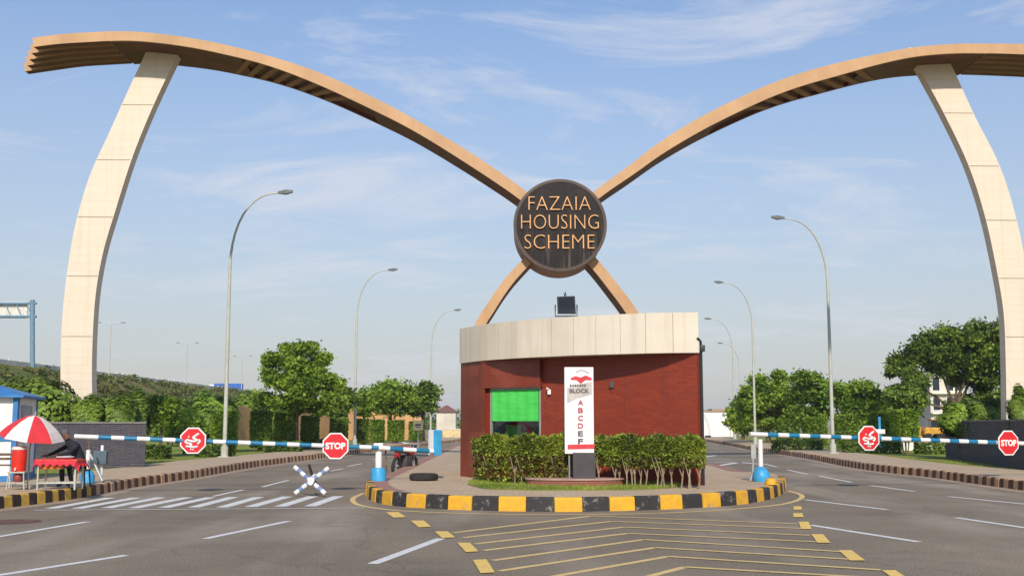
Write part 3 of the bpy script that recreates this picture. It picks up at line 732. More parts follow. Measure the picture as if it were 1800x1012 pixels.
# fascia panels
b = MB(); seams = [806, 826, 851, 875.5, 900, 934, 970, 1009, 1048.5, 1092, 1137, 1185.6, 1231]
for s0, s1 in zip(seams[:-1], seams[1:]):
    p, q = arcpt(s0 if s0 > 806 else 807), arcpt(s1 if s1 < 1231 else 1230)
    t = (q - p).normalized(); nn = Vector((t.y, -t.x, 0)); p = p + t * .006; q = q - t * .006
    k = 4
    for i in range(k):
        u, v = arcpt(s0 + (s1 - s0) * i / k + (.3 if i == 0 else 0)), arcpt(s0 + (s1 - s0) * (i + 1) / k - (.3 if i == k - 1 else 0))
        u.z = v.z = 0
        b.hexa([u + Vector((0, 0, ZB - .01)), v + Vector((0, 0, ZB - .01)), v + Vector((0, .04, ZB - .01)), u + Vector((0, .04, ZB - .01))],
               [u + Vector((0, 0, ZT)), v + Vector((0, 0, ZT)), v + Vector((0, .04, ZT)), u + Vector((0, .04, ZT))])
b.build('fascia', M['fascia'], booth)
Z0 = 0.22
# walls
W1 = arcpt(852) + Vector((0, .12, 0)); W1.z = 0
Cs = Vector((W1.x, W1.y + .2, 0)); Ce = arcpt(1228) + Vector((0, .06, 0)); Ce.z = 0
def chord(px):
    a_ = az(px); d = Ce - Cs; t = (a_ * Cs.y - Cs.x) / (d.x - a_ * d.y); r_ = Cs + d * t; r_.z = 0; return r_
cd = (Ce - Cs).normalized(); cn = Vector((cd.y, -cd.x, 0))      # outward (towards viewer)
b = MB()
colp = [arcpt(p_) + Vector((.02, .1, 0)) for p_ in (808, 815, 822, 830, 838, 845, 851)]
for p_ in colp: p_.z = 0
b.prism([(p.x, p.y) for p in colp] + [(colp[-1].x, colp[-1].y + .9), (BL.x + .1, BL.y - .15)], Z0, ZB)
b.build('corner_wall', M['redtile2'], booth)
wl, wr = chord(862), chord(951); ZW0, ZW1 = 1.2, 2.66
b = MB()
def wallseg(p, q, z0, z1, th=.25, out=0.0): b.hexa([p + cn * out + Vector((0, 0, z0)), q + cn * out + Vector((0, 0, z0)), q - cn * th + Vector((0, 0, z0)), p - cn * th + Vector((0, 0, z0))], [p + cn * out + Vector((0, 0, z1)), q + cn * out + Vector((0, 0, z1)), q - cn * th + Vector((0, 0, z1)), p - cn * th + Vector((0, 0, z1))])
wallseg(Cs - cd * .0, wl, Z0, ZW1); wallseg(wl, wr, Z0, ZW0); wallseg(wr, Ce, Z0, ZB)
b.build('wall', M['redtile'], booth)
b = MB(); wallseg(Cs + cd * .02, chord(955), ZW1, ZB - .01, .25, .16); b.build('lintel', M['redtile2'], booth)
b = MB()   # side and back walls
def seg(p, q, th): d = (q - p).normalized(); n_ = Vector((-d.y, d.x, 0)) * th; b.prism([(v.x, v.y) for v in (p, q, q + n_, p + n_)], Z0, ZB)
seg(Ce + Vector((-.01, .26, 0)), BR + Vector((-.05, -.06, 0)), .22); seg(BR + Vector((-.3, -.06, 0)), BL + Vector((.3, -.2, 0)), .2)
b.build('side_wall', M['redtile'], booth)
fr = MB()
def bar(p, q, wd, dp, out): fr.tube([p + cn * out, q + cn * out], wd, 4)
cw = [wl + Vector((0, 0, ZW0)), wr + Vector((0, 0, ZW0)), wr + Vector((0, 0, ZW1)), wl + Vector((0, 0, ZW1))]
win = None
b = MB()
def fbar(p, q, w1, out0, out1):
    t = (q - p).normalized(); n_ = t.cross(cn) * w1 / 2
    b.hexa([p - n_ + cn * out0, p + n_ + cn * out0, p + n_ + cn * out1, p - n_ + cn * out1], [q - n_ + cn * out0, q + n_ + cn * out0, q + n_ + cn * out1, q - n_ + cn * out1])
i_ = .025
fbar(cw[0] + cd * i_, cw[3] + cd * i_ - Vector((0, 0, .05)), .05, -.1, .012); fbar(cw[1] - cd * i_, cw[2] - cd * i_ - Vector((0, 0, .05)), .05, -.1, .012)
fbar(cw[3] - Vector((0, 0, i_)), cw[2] - Vector((0, 0, i_)), .05, -.1, .014); fbar(cw[0] + Vector((0, 0, i_)), cw[1] + Vector((0, 0, i_)), .05, -.1, .014)
win = b.build('window', M['steel'], booth)
gm = bpy.data.materials.new('clear_glass'); gm.use_nodes = True; t = gm.node_tree; t.nodes.clear()
o_ = t.nodes.new('ShaderNodeOutputMaterial'); tr = t.nodes.new('ShaderNodeBsdfTransparent'); gl = t.nodes.new('ShaderNodeBsdfGlossy'); gl.inputs['Roughness'].default_value = .03
fz = t.nodes.new('ShaderNodeFresnel'); fz.inputs[0].default_value = 1.5; mx = t.nodes.new('ShaderNodeMixShader'); tr.inputs[0].default_value = (.82, .88, .84, 1)
t.links.new(fz.outputs[0], mx.inputs[0]); t.links.new(tr.outputs[0], mx.inputs[1]); t.links.new(gl.outputs[0], mx.inputs[2]); t.links.new(mx.outputs[0], o_.inputs[0])
b = MB(); g_ = cn * -.05; b.hexa([c + g_ for c in cw], [c + g_ - cn * .008 for c in cw]); b.build('pane', gm, win)
b = MB(); lo = [wl + cd * .08 + Vector((0, 0, 1.78)), wr - cd * .06 + Vector((0, 0, 1.78)), wr - cd * .06 + Vector((0, 0, ZW1 - .06)), wl + cd * .08 + Vector((0, 0, ZW1 - .06))]
for i in range(10):
    u0, u1 = i / 10, (i + 1) / 10; o0 = .03 - .012 * (i % 2); o1 = .03 - .012 * ((i + 1) % 2)
    p0, p1, p2, p3 = lo[0].lerp(lo[1], u0) + cn * o0, lo[0].lerp(lo[1], u1) + cn * o1, lo[3].lerp(lo[2], u1) + cn * o1, lo[3].lerp(lo[2], u0) + cn * o0
    b.hexa([p0, p1, p2, p3], [p0 - cn * .01, p1 - cn * .01, p2 - cn * .01, p3 - cn * .01])
bl = b.build('window_blind', M['blind'], booth)
b = MB(); q = [c - cn * 1.2 for c in cw]; b.hexa([c + Vector((0, 0, 0)) - cn * .26 for c in (wl + Vector((0, 0, Z0)), wr + Vector((0, 0, Z0)), wr + Vector((0, 0, ZB - .01)), wl + Vector((0, 0, ZB - .01)))] and [wl - cn * 1.2 + Vector((0, 0, Z0)), wr - cn * 1.2 + Vector((0, 0, Z0)), wr - cn * 1.2 + Vector((0, 0, ZB - .01)), wl - cn * 1.2 + Vector((0, 0, ZB - .01))],
    [wl - cn * 1.3 + Vector((0, 0, Z0)), wr - cn * 1.3 + Vector((0, 0, Z0)), wr - cn * 1.3 + Vector((0, 0, ZB - .01)), wl - cn * 1.3 + Vector((0, 0, ZB - .01))]); b.build('partition', M['dark'], booth)  # dark sheet, its colour painting the shade of the room behind the window
# chair shape added as the green reflection low in the window
c0 = chord(886) - cn * .45
ch = empty('office_chair', (c0.x, c0.y, Z0), 'green chair standing behind the booth window, its back in the glass', 'chair')
b = MB(); b.box((c0.x, c0.y, 1.45), (.5, .06, .46), math.atan2(cd.y, cd.x), 0, .02); b.build('backrest', M['blind'], ch)
b = MB(); b.box((c0.x, c0.y + .25, 0.85), (.48, .5, .08), 0, 0, .02); b.build('seat', M['blind'], ch)
b = MB(); b.tube([(c0.x, c0.y + .2, .22), (c0.x, c0.y + .2, .82)], .03); b.tube([(c0.x, c0.y + .06, .8), (c0.x, c0.y + .04, 1.25)], .02)
for k in range(5): b.tube([(c0.x, c0.y + .2, .26), (c0.x + .25 * math.cos(k * 1.256), c0.y + .2 + .25 * math.sin(k * 1.256), .24)], .018, 6)
b.build('base', M['black_metal'], ch)
# little fixtures on the wall
p = chord(967) + cn * .04; b = MB(); b.box(p + Vector((0, 0, CH + (745 - 688) / F * 28.9)), (.09, .08, .13), 0, 0, .015); b.tube([p + Vector((0, 0, 2.58)), p + Vector((0, 0, 2.62)) + cn * .1], .025, 8); b.build('wall_lamp', M['white'], booth)
p = chord(1077) + cn * .03; b = MB(); b.box(p + Vector((0, 0, 2.68)), (.12, .06, .16), 0, 0, .012); b.tube([p + Vector((0, 0, 2.68)), p + Vector((0, 0, 2.5))], .01, 6); b.build('junction_box', M['box_dark'], booth)
# black pipe with small lamp at the right corner
x, y = PR.x + .07, PR.y + .12
b = MB(); b.tube([(x, y, .26), (x, y, 3.4), (x + .02, y - .02, 3.52)], .035, 8); b.build('downpipe', M['black_metal'], booth, True)
b = MB(); b.tube([(x + .0, y - .02, 3.5), (x - .02, y - .1, 3.66), (x - .1, y - .14, 3.74)], .03, 8); b.box((x + .03, y - .03, 3.5), (.12, .12, .16), 0, 0, .02); b.build('corner_lamp', M['black_metal'], booth, True)

# floodlight on the roof
Yf = 29.6; pf = P(995, 535, Yf)
fl = empty('floodlight', (pf.x, Yf, ZT - .03), 'black floodlight on a short stand on the booth roof below the name disc', 'floodlight')
s_ = F / Yf
b = MB(); b.hexa([pf + Vector((-.24, -.05, .20)), pf + Vector((.23, -.05, .22)), pf + Vector((.26, .02, -.25)), pf + Vector((-.22, .02, -.25))],
          [pf + Vector((-.18, .2, .15)), pf + Vector((.18, .2, .15)), pf + Vector((.2, .22, -.18)), pf + Vector((-.16, .22, -.18))]); b.build('housing', M['black_metal'], fl)
b = MB(); b.hexa([pf + Vector((-.2, -.065, .16)), pf + Vector((.19, -.065, .18)), pf + Vector((.22, .0, -.21)), pf + Vector((-.18, .0, -.21))],
          [pf + Vector((-.2, -.045, .16)), pf + Vector((.19, -.045, .18)), pf + Vector((.22, .02, -.21)), pf + Vector((-.18, .02, -.21))]); b.build('lens', M['glass_d'], fl)
b = MB(); b.tube([pf + Vector((-.28, .08, 0)), pf + Vector((-.28, .08, -.3)), pf + Vector((.29, .08, -.3)), pf + Vector((.29, .08, 0))], .02, 6); b.tube([pf + Vector((0, .08, -.3)), (pf.x, pf.y + .08, ZT - .04)], .03, 8)
b.tube([pf + Vector((-.01, .1, .2)), pf + Vector((-.05, .1, .3)), pf + Vector((.01, .1, .24)), pf + Vector((-.02, .1, .34))], .018, 6); b.build('bracket', M['black_metal'], fl)

# ------------------------------------------------------------------ sign totem in front of the booth
Yt = 26.7
def T(px, py, dy=0): return P(px, py, Yt + dy)
a, c = T(993, 797), T(1043, 645)
sg = empty('sign_board', ((a.x + c.x) / 2, Yt, .4), 'tall white block direction sign with red stripe on a charcoal box in the planter', 'sign')
b = MB(); b.box(((a.x + c.x) / 2, Yt + .1, (a.z + c.z) / 2), (c.x - a.x, .18, c.z - a.z), 0, 0, .008); b.build('board', M['white'], sg)
b = MB(); e0, e1 = T(1007, 845), T(1046, 795); b.box(((e0.x + e1.x) / 2, Yt + .06, (e0.z + e1.z) / 2), (e1.x - e0.x, .34, e1.z - e0.z), 0, 0, .01); b.build('pedestal', M['box_dark'], sg)
b = MB(); p0 = T(1001, 797); b.tube([(p0.x, Yt + .1, p0.z), (p0.x, Yt + .1, .38)], .02, 6); b.build('leg', M['steel'], sg)
yf = Yt - .004
def panel(name, pts, m, out=.004, th=.006):
    b = MB(); b.hexa([Vector((P(x, y, Yt).x, Yt + .01 - out - .0, P(x, y, Yt).z)) for x, y in pts], [Vector((P(x, y, Yt).x, Yt + .01 - out - th, P(x, y, Yt).z)) for x, y in pts]); return b.build(name, m, sg)
M['greypanel'] = mat('pale_grey_print', srgb('bdb3ac'), .6); M['redprint'] = mat('red_print', srgb('cf3a44'), .6); M['pinkprint'] = mat('rose_letter_print', srgb('b9475a'), .6); M['darkprint'] = mat('dark_letter_print', srgb('5b5254'), .6)
panel('grey_wedge', [(997, 708), (997, 682), (1010, 676), (1040, 671), (1041, 692), (1015, 699)], M['greypanel'])
panel('red_stripe', [(998, 789), (998, 781), (1045, 780), (1045, 788)], M['redprint'])
panel('logo_bar', [(1003, 664), (1012, 660.5), (1020, 663), (1030, 659.5), (1040, 664), (1040, 668), (1029, 667.5), (1021, 674), (1013, 667.5), (1004, 667)], M['redprint'])
b = MB(); b.tube([T(1013, 654) + Vector((0, -.002, 0)), T(1020, 650), T(1028, 651), T(1035, 656)], .009, 6); b.build('logo_arc', M['greypanel'], sg)
def txt(s, x0, yb, x1, yt, m, name='lettering', bold=.01):
    p, q = T(x0, yb), T(x1, yt); p.y = Yt - .006; return text_obj(name, s, p, q.x - p.x, q.z - p.z, .008, m, sg, bold=bold)
txt('BLOCK', 1001, 690.5, 1036, 683, M['darkprint'], bold=.03)
b = MB()
for k in range(7): q = T(1003 + k * 4.2, 677); b.box((q.x, Yt - .006, q.z), (.036, .006, .035 if k % 2 else .045), 0)
b.build('small_print', M['darkprint'], sg)
for k, s in enumerate('ABCDEF'): txt(s, 1016, 711.5 + k * 13.6, 1025, 702.5 + k * 13.6, M['pinkprint'] if k < 4 else M['darkprint'], bold=.02)
# planter of red brick round the sign foot
Yp0 = 26.45
pc = P(1010, 800, 27.2)
b = MB(); n = 40
rx = (P(1096, 845, 26.9).x - P(925, 845, 26.9).x) / 2; cx = (P(1096, 845, 26.9).x + P(925, 845, 26.9).x) / 2
ring = [(cx + rx * math.cos(2 * math.pi * k / n), 27.0 + .62 * math.sin(2 * math.pi * k / n)) for k in range(n)]
pl = empty('planter', (cx, 27.0, .26), 'low oval red brick planter at the foot of the white block sign', 'planter')
b.prism(ring, .24, .42); b.build('brick_wall', M['brick_red'], pl)
b = MB(); ring2 = [(cx + (rx + .03) * math.cos(2 * math.pi * k / n), 27.0 + .65 * math.sin(2 * math.pi * k / n)) for k in range(n)]
b.prism(ring2, .42, .455); b.build('coping', mat('planter_coping', srgb('b08f80'), .8, .1, 3), pl)

# ------------------------------------------------------------------ hedge round the booth front
def hedge_center(px):
    pts = [(832, 29.4), (860, 28.3), (900, 27.7), (960, 27.45), (1040, 27.3), (1120, 26.7), (1180, 26.3), (1237, 26.1)]
    for (x0, y0), (x1, y1) in zip(pts[:-1], pts[1:]):
        if x0 <= px <= x1: Y = y0 + (y1 - y0) * (px - x0) / (x1 - x0); return Vector((az(px) * Y, Y, 0))
    return Vector((az(px) * 26.1, 26.1, 0))
rng = np.random.default_rng(4)
def hedge(name, px0, px1, label, n, trunks, brown, zlow, seed):
    rg = np.random.default_rng(seed); c = hedge_center((px0 + px1) / 2)
    h = empty(name, (c.x, c.y, .26), label, 'hedge', 'clipped hedges along the booth front')
    ts = rg.uniform(px0, px1, n); cen = []; cb = []
    for t_ in ts:
        p = hedge_center(t_); u = rg.uniform(-1, 1); s = rg.random()
        ztop = 1.36 + .04 * math.sin(t_ * .11) + .03 * math.sin(t_ * .37)
        hw = .42
        edge = min((t_ - px0) / 14, (px1 - t_) / 14, 1) ** .5
        hw *= edge
        if s < .33: z = ztop * 1.0 - (1 - edge) * .25 + rg.normal() * .03; y = u * hw
        elif s < .8: z = zlow + (ztop - zlow) * rg.random() ** .8; y = -hw + abs(rg.normal()) * .06
        else: z = zlow + (ztop - zlow) * rg.random(); y = u * hw
        low = (z - .3) / 1.1
        if low < .45 and rg.random() < (.45 - low) * 1.3: continue
        q = (p.x + rg.normal() * .015, p.y + y, z)
        (cb if (z < .95 and rg.random() < brown) else cen).append(q)
    leaf_obj('foliage', cen, .062, L4, h, seed)
    if cb: leaf_obj('dry_foliage', cb, .058, L5, h, seed + 1)
    for k in trunks:
        p = hedge_center(k); s_ = MB(); y0 = p.y - .3 + rg.uniform(-.1, .1)
        x0 = p.x; l1 = rg.uniform(-.1, .1)
        s_.tube([(x0, y0, .24), (x0 + l1 * .4, y0, .5), (x0 + l1, y0, .95)], [.02, .017, .012], 6)
        s_.tube([(x0 + l1 * .4, y0, .5), (x0 - .12, y0 - .05, .95)], [.014, .008], 5); s_.tube([(x0 + l1 * .4, y0, .55), (x0 + .14, y0 + .05, 1.0)], [.014, .008], 5)
        s_.build('stem', M['palebark'], h)
    b = MB()     # dark twiggy core
    for k in range(60):
        t_ = rg.uniform(px0 + 5, px1 - 5); p = hedge_center(t_); z0 = zlow + rg.random() * .3
        b.tube([(p.x, p.y + rg.uniform(-.2, .2), z0), (p.x + rg.uniform(-.2, .2), p.y + rg.uniform(-.3, .3), z0 + .5)], .008, 4)
    b.build('twigs', M['bark'], h)
hedge('hedge', 832, 1003, 'dense brown-bellied clipped hedge below the green window', 13000, (858, 878, 905, 915, 942, 976, 992), .62, .34, 11)
hedge('hedge', 1040, 1237, 'clipped hedge with bare pale stems right of the white sign', 13500, (1052, 1076, 1084, 1098, 1108, 1113, 1121, 1131, 1150, 1156, 1163, 1177, 1192, 1204, 1210, 1222), .35, .72, 12)

# grass blades on the lawn
def inpoly(x, y, poly):
    c = False; j = len(poly) - 1
    for i in range(len(poly)):
        if (poly[i][1] > y) != (poly[j][1] > y) and x < (poly[j][0] - poly[i][0]) * (y - poly[i][1]) / (poly[j][1] - poly[i][1]) + poly[i][0]: c = not c
        j = i
    return c
poly = [(p.x, p.y) for p in lawn[:-1]]
x0, x1 = min(p[0] for p in poly), max(p[0] for p in poly); y0, y1 = min(p[1] for p in poly), max(p[1] for p in poly)
pts = []
while len(pts) < 15000:
    x, y = rng.uniform(x0 - .05, x1 + .05), rng.uniform(y0 - .05, y1 + .05)
    if inpoly(x, y, poly) and rng.random() < .35 + .65 * (math.sin(x * 2.3 + 1) * math.sin(y * 3.1 + x) > -.2): pts.append((x, y))
def blades(name, pts, z, h, m, label, cat=None):
    pts = np.array(pts); n = len(pts); r = np.random.default_rng(2); an = r.uniform(0, 6.28, n); hh = h * r.uniform(.5, 1.3, n)
    le = r.normal(size=(n, 2)) * .4 * hh[:, None]; wx = np.cos(an) * .008; wy = np.sin(an) * .008
    v = np.zeros((n, 3, 3)); v[:, 0] = np.stack([pts[:, 0] - wx, pts[:, 1] - wy, np.full(n, z)], 1); v[:, 1] = np.stack([pts[:, 0] + wx, pts[:, 1] + wy, np.full(n, z)], 1)
    v[:, 2] = np.stack([pts[:, 0] + le[:, 0], pts[:, 1] + le[:, 1], z + hh], 1)
    me = bpy.data.meshes.new(name); me.from_pydata(v.reshape(-1, 3).tolist(), [], np.arange(3 * n).reshape(-1, 3).tolist()); me.materials.append(m)
    o = bpy.data.objects.new(name, me); COL.objects.link(o); tag(o, label, cat or 'grass', None, 'stuff'); return o
blades('grass', pts, .28, .07, GR, 'short green grass on the lawn in front of the booth')

# ------------------------------------------------------------------ boom barriers
def octa(b, c, r, th, mi=0, rot=math.pi / 8, nrm=Vector((0, -1, 0))):
    xv = Vector((0, 0, 1)).cross(nrm).normalized()
    q = [c + xv * (r * math.cos(rot + k * math.pi / 4)) + Vector((0, 0, r * math.sin(rot + k * math.pi / 4))) for k in range(8)]
    b.hexa([p + nrm * th for p in q], q, mi)
def boomsign(root, c, r, kind, nrm=Vector((0, -1, 0))):
    b = MB(); octa(b, c, r, .02, 0, nrm=nrm); s = b.build('stop_sign', M['white'], root)
    b = MB(); octa(b, c + nrm * .021, r * .9, .004, 0, nrm=nrm); f = b.build('red_face', M['red'], s)
    xv = Vector((0, 0, 1)).cross(nrm).normalized(); o = c + nrm * .03
    if kind == 'STOP':
        text_obj('lettering', 'STOP', o + xv * (-r * .72) + Vector((0, 0, -r * .24)), r * 1.44, r * .48, .008, M['white'], s, nrm, bold=.045)
    else:
        b = MB()
        def st(pts, w=.1): b.tube([o + xv * (x * r) + Vector((0, 0, y * r)) for x, y in smoothpts(pts, 5)], w * r * .62, 6)
        st([(.42, .5), (.2, .36), (.02, .2), (.18, .1), (.3, .02), (.1, -.06), (-.2, -.02)], .13)    # kaf with its long stroke
        st([(.42, .08), (.5, -.08), (.34, -.24)], .12)                                                # reh
        st([(-.2, -.02), (-.42, .04), (-.52, -.12), (-.3, -.2), (-.1, -.26), (-.2, -.42), (-.48, -.4), (.1, -.46), (.36, -.4)], .12)  # tail sweeping back
        for x, y in ((-.12, -.62), (.04, -.64), (-.3, .26)): st([(x - .03, y), (x + .04, y + .01)], .13)
        b.build('lettering', M['white'], s)
    b = MB(); b.box(c - nrm * .02, (.08, .05, r * 1.1), math.atan2(xv.y, xv.x)); b.build('bracket', M['steel'], s)
def boom(root, a, c, r, period, start, name='boom'):
    d = (c - a); L = d.length; d.normalize(); b = MB(); pos = 0; k = 0
    stops = []
    first = start
    cuts = [0]
    x = first
    while x < L: cuts.append(x); x += period / 2
    cuts.append(L)
    for i in range(len(cuts) - 1):
        b.tube([a + d * cuts[i], a + d * cuts[i + 1]], r, 14, i % 2, cap=(i in (0, len(cuts) - 2)))
    return b.build(name, [M['white'], M['blue']], root, True)
# left barrier
pv = G(665, 845, .26); YB = pv.y
bar1 = empty('boom_barrier', (pv.x, pv.y, .26), 'blue and white boom barrier across the left road, pivoting on the island', 'boom barrier', 'boom barriers')
e0 = P(131, 766.5, 27.7); e1 = P(665, 786.5, YB - .12); e2 = P(752, 792, YB + .45)
b_ = boom(bar1, e0, e1 + (e1 - e0).normalized() * .0, .056, .6, .55)
d12 = (e2 - e1)
boom(bar1, e1, e2 + d12.normalized() * .15, .058, .72, .3, 'boom_tail')
b = MB(); b.tube([(pv.x, pv.y, .55), (pv.x, pv.y, 1.2)], .085, 4 if False else 16); b.box((pv.x, pv.y - .02, 1.16), (.24, .2, .12), 0, 0, .02); po = b.build('post', M['white'], bar1, True)
b = MB(); b.lathe([(.2, .26), (.2, .5), (.17, .58), (.09, .6)], (pv.x, pv.y, 0), 16); b.build('post_base', M['cyan'], po, True)
b = MB(); b.tube([(pv.x + .16, pv.y + .1, 1.1), (pv.x + .18, pv.y + .1, .75)], .025, 6); b.box((pv.x + .18, pv.y + .1, .62), (.06, .05, .3)); b.build('latch', M['bark'], po)
q0 = P(752, 800, e2.y + .1); q1 = P(775, 755, e2.y + .1)
b = MB(); cw_ = ((q0.x + q1.x) / 2, e2.y + .3, (q0.z + q1.z) / 2)
RZ = Matrix.Rotation(math.radians(-38), 4, 'Z')
b.box(cw_, (.26, .24, q1.z - q0.z), 0, 0, .012, M=Matrix.Rotation(math.radians(38), 4, 'Z'))
cwo = b.build('counterweight', [M['white'], M['cyan']], bar1)
for f in cwo.data.polygons:
    if f.normal.x > .3: f.material_index = 1
def boompt(a, c, px):
    for i in range(400):
        t = i / 399; p = a.lerp(c, t); v = p - Vector((0, 0, CH)); 
        # project
        zc = v.y * cp + v.z * sp; xx = 900 + F * v.x / zc
        if xx >= px: return p
    return c
for px, kd in ((340.5, 'U'), (590, 'STOP')):
    p = boompt(e0, e1, px); boomsign(bar1, p + Vector((0, -.08, .01)), 24.3 / F * p.y, kd)
# rest post of the left barrier
rp = G(153, 848, .25)
r1 = empty('barrier_rest', (rp.x, rp.y, .25), 'white rest post with blue foot under the free end of the left boom', 'post', 'barrier rest posts')
b = MB(); b.tube([(rp.x, rp.y, .55), (rp.x, rp.y, 1.06)], .055, 12); b.build('post', M['white'], r1, True)
b = MB(); b.lathe([(.18, .25), (.18, .42), (.13, .52), (.06, .56)], (rp.x, rp.y, 0), 14); b.build('foot', M['cyan'], r1, True)
b = MB(); b.tube([(rp.x + .05, rp.y, .95), (rp.x + .42, rp.y - .1, .3)], .03, 8); b.build('brace', M['steel'], r1, True)
b = MB(); b.box((rp.x + .02, rp.y - .0, 1.13), (.05, .04, .16)); b.tube([(rp.x + .02, rp.y, 1.2), (rp.x - .02, rp.y, 1.32)], .02, 6); b.build('fork', M['bark'], r1)
sp2 = G(170, 846, .25)
r2 = empty('control_box', (sp2.x, sp2.y + .3, .25), 'grey blue control box on a white pole beside the rest post', 'control box')
b = MB(); b.tube([(sp2.x, sp2.y + .3, .25), (sp2.x, sp2.y + .3, 1.16)], .04, 10); b.build('pole', M['white'], r2, True)
b = MB(); b.box((sp2.x + .0, sp2.y + .2, .85), (.34, .14, .34), 0, 0, .02); b.build('box', mat('control_box_grey', srgb('56646e'), .6), r2)
# right barrier
ra = P(1318, 762.5, 29.4); YR = 32.6; rb = P(1862, 781, YR)
bar2 = empty('boom_barrier', (rb.x, rb.y, .25), 'blue and white boom barrier across the right road with its tip near the island', 'boom barrier', 'boom barriers')
boom(bar2, ra, rb, .058, .63, .5)
b = MB(); b.tube([(rb.x - .3, rb.y, .5), (rb.x - .3, rb.y, 1.25)], .085, 16); b.build('post', M['white'], bar2, True)
b = MB(); b.lathe([(.2, .25), (.2, .5), (.09, .58)], (rb.x - .3, rb.y, 0), 16); b.build('post_base', M['cyan'], bar2, True)
nR = Vector(((rb - ra).y, -(rb - ra).x, 0)).normalized()
for px, kd in ((1522, 'U'), (1767.5, 'STOP')):
    p = boompt(ra, rb, px); boomsign(bar2, p + nR * .085, 23 / F * p.y, kd, nR)
rp = G(1338, 846, .26); rp.y += 0.0
r3 = empty('barrier_rest', (rp.x, rp.y, .26), 'white rest post with round bright blue foot on the island right of the booth', 'post', 'barrier rest posts')
b = MB(); b.tube([(rp.x, rp.y, .5), (rp.x, rp.y, 1.32)], .06, 12); b.build('post', M['white'], r3, True)
b = MB(); b.lathe([(.2, .26), (.23, .36), (.2, .5), (.1, .62), (.06, .64)], (rp.x, rp.y, 0), 18); b.build('foot', M['cyan'], r3, True)
b = MB(); b.box((rp.x - .16, rp.y + .1, 1.0), (.13, .08, .34), 0, 0, .01); b.tube([(rp.x - .16, rp.y + .1, .9), (rp.x - .2, rp.y + .05, .45), (rp.x - .28, rp.y, .27)], .03, 8); b.build('fork', M['steel'], r3)
# traffic cone-like painted block on island edge right: low concrete bollard
bp_ = G(1355, 852, .26)
b = MB(); b.lathe([(.13, .25), (.13, .36), (.1, .42)], (bp_.x, bp_.y, 0), 14, 0); o = b.build('low_bollard', M['k_yellow'], None, True); tag(o, 'stubby yellow painted bollard on the island edge beside the blue foot', 'bollard')

# spiked X barricade on the left road
xc = P(547, 844, 27.4)
xb = empty('road_barricade', (xc.x, 27.4, 0), 'white and blue crossed pole barricade standing on the left road', 'barricade')
def striped(root, a, c, name, n=10, r=.05):
    b = MB()
    for i in range(n): b.tube([a.lerp(c, i / n), a.lerp(c, (i + 1) / n)], r, 8, i % 2)
    return b.build(name, [M['white'], mat('pale_blue_stripe', srgb('6f86b4'), .6) if 'pbs' not in M else M['pbs']], root, True)
M['pbs'] = mat('pale_blue_stripe', srgb('7388b0'), .6)
striped(xb, P(518, 867, 27.2), P(577, 822, 27.6), 'striped_pole', 9)
striped(xb, P(518, 820, 27.6), P(572, 867, 27.2), 'striped_pole', 9)
b = MB(); b.tube([P(547, 846, 27.3) + Vector((0, -.1, -.01)), P(547, 846, 27.4) + Vector((0, .45, .1))], .07, 12); b.box(P(547, 843, 27.25), (.15, .1, .12), .2, 0, .03); b.build('hub', M['white'], xb, True)
b = MB(); b.tube([P(547, 843, 27.5) + Vector((0, .3, 0)), P(543, 816, 27.7)], .035, 8); b.tube([P(547, 843, 27.5) + Vector((0, .3, 0)), P(565, 862, 28.2)], .03, 8); b.build('rear_pole', M['black_metal'], xb, True)

# tyre lying on the island
ty = G(743, 845, .262); ty.y += .35
o = MB().lathe([(.22, .02), (.3, .0), (.365, .03), (.375, .09), (.365, .15), (.3, .18), (.22, .16), (.2, .09), (.22, .02)], (ty.x, ty.y, .262), 36)
t_ = o.build('tyre', M['rubber'], None, True); tag(t_, 'old black tyre lying flat on the island paving', 'tyre')

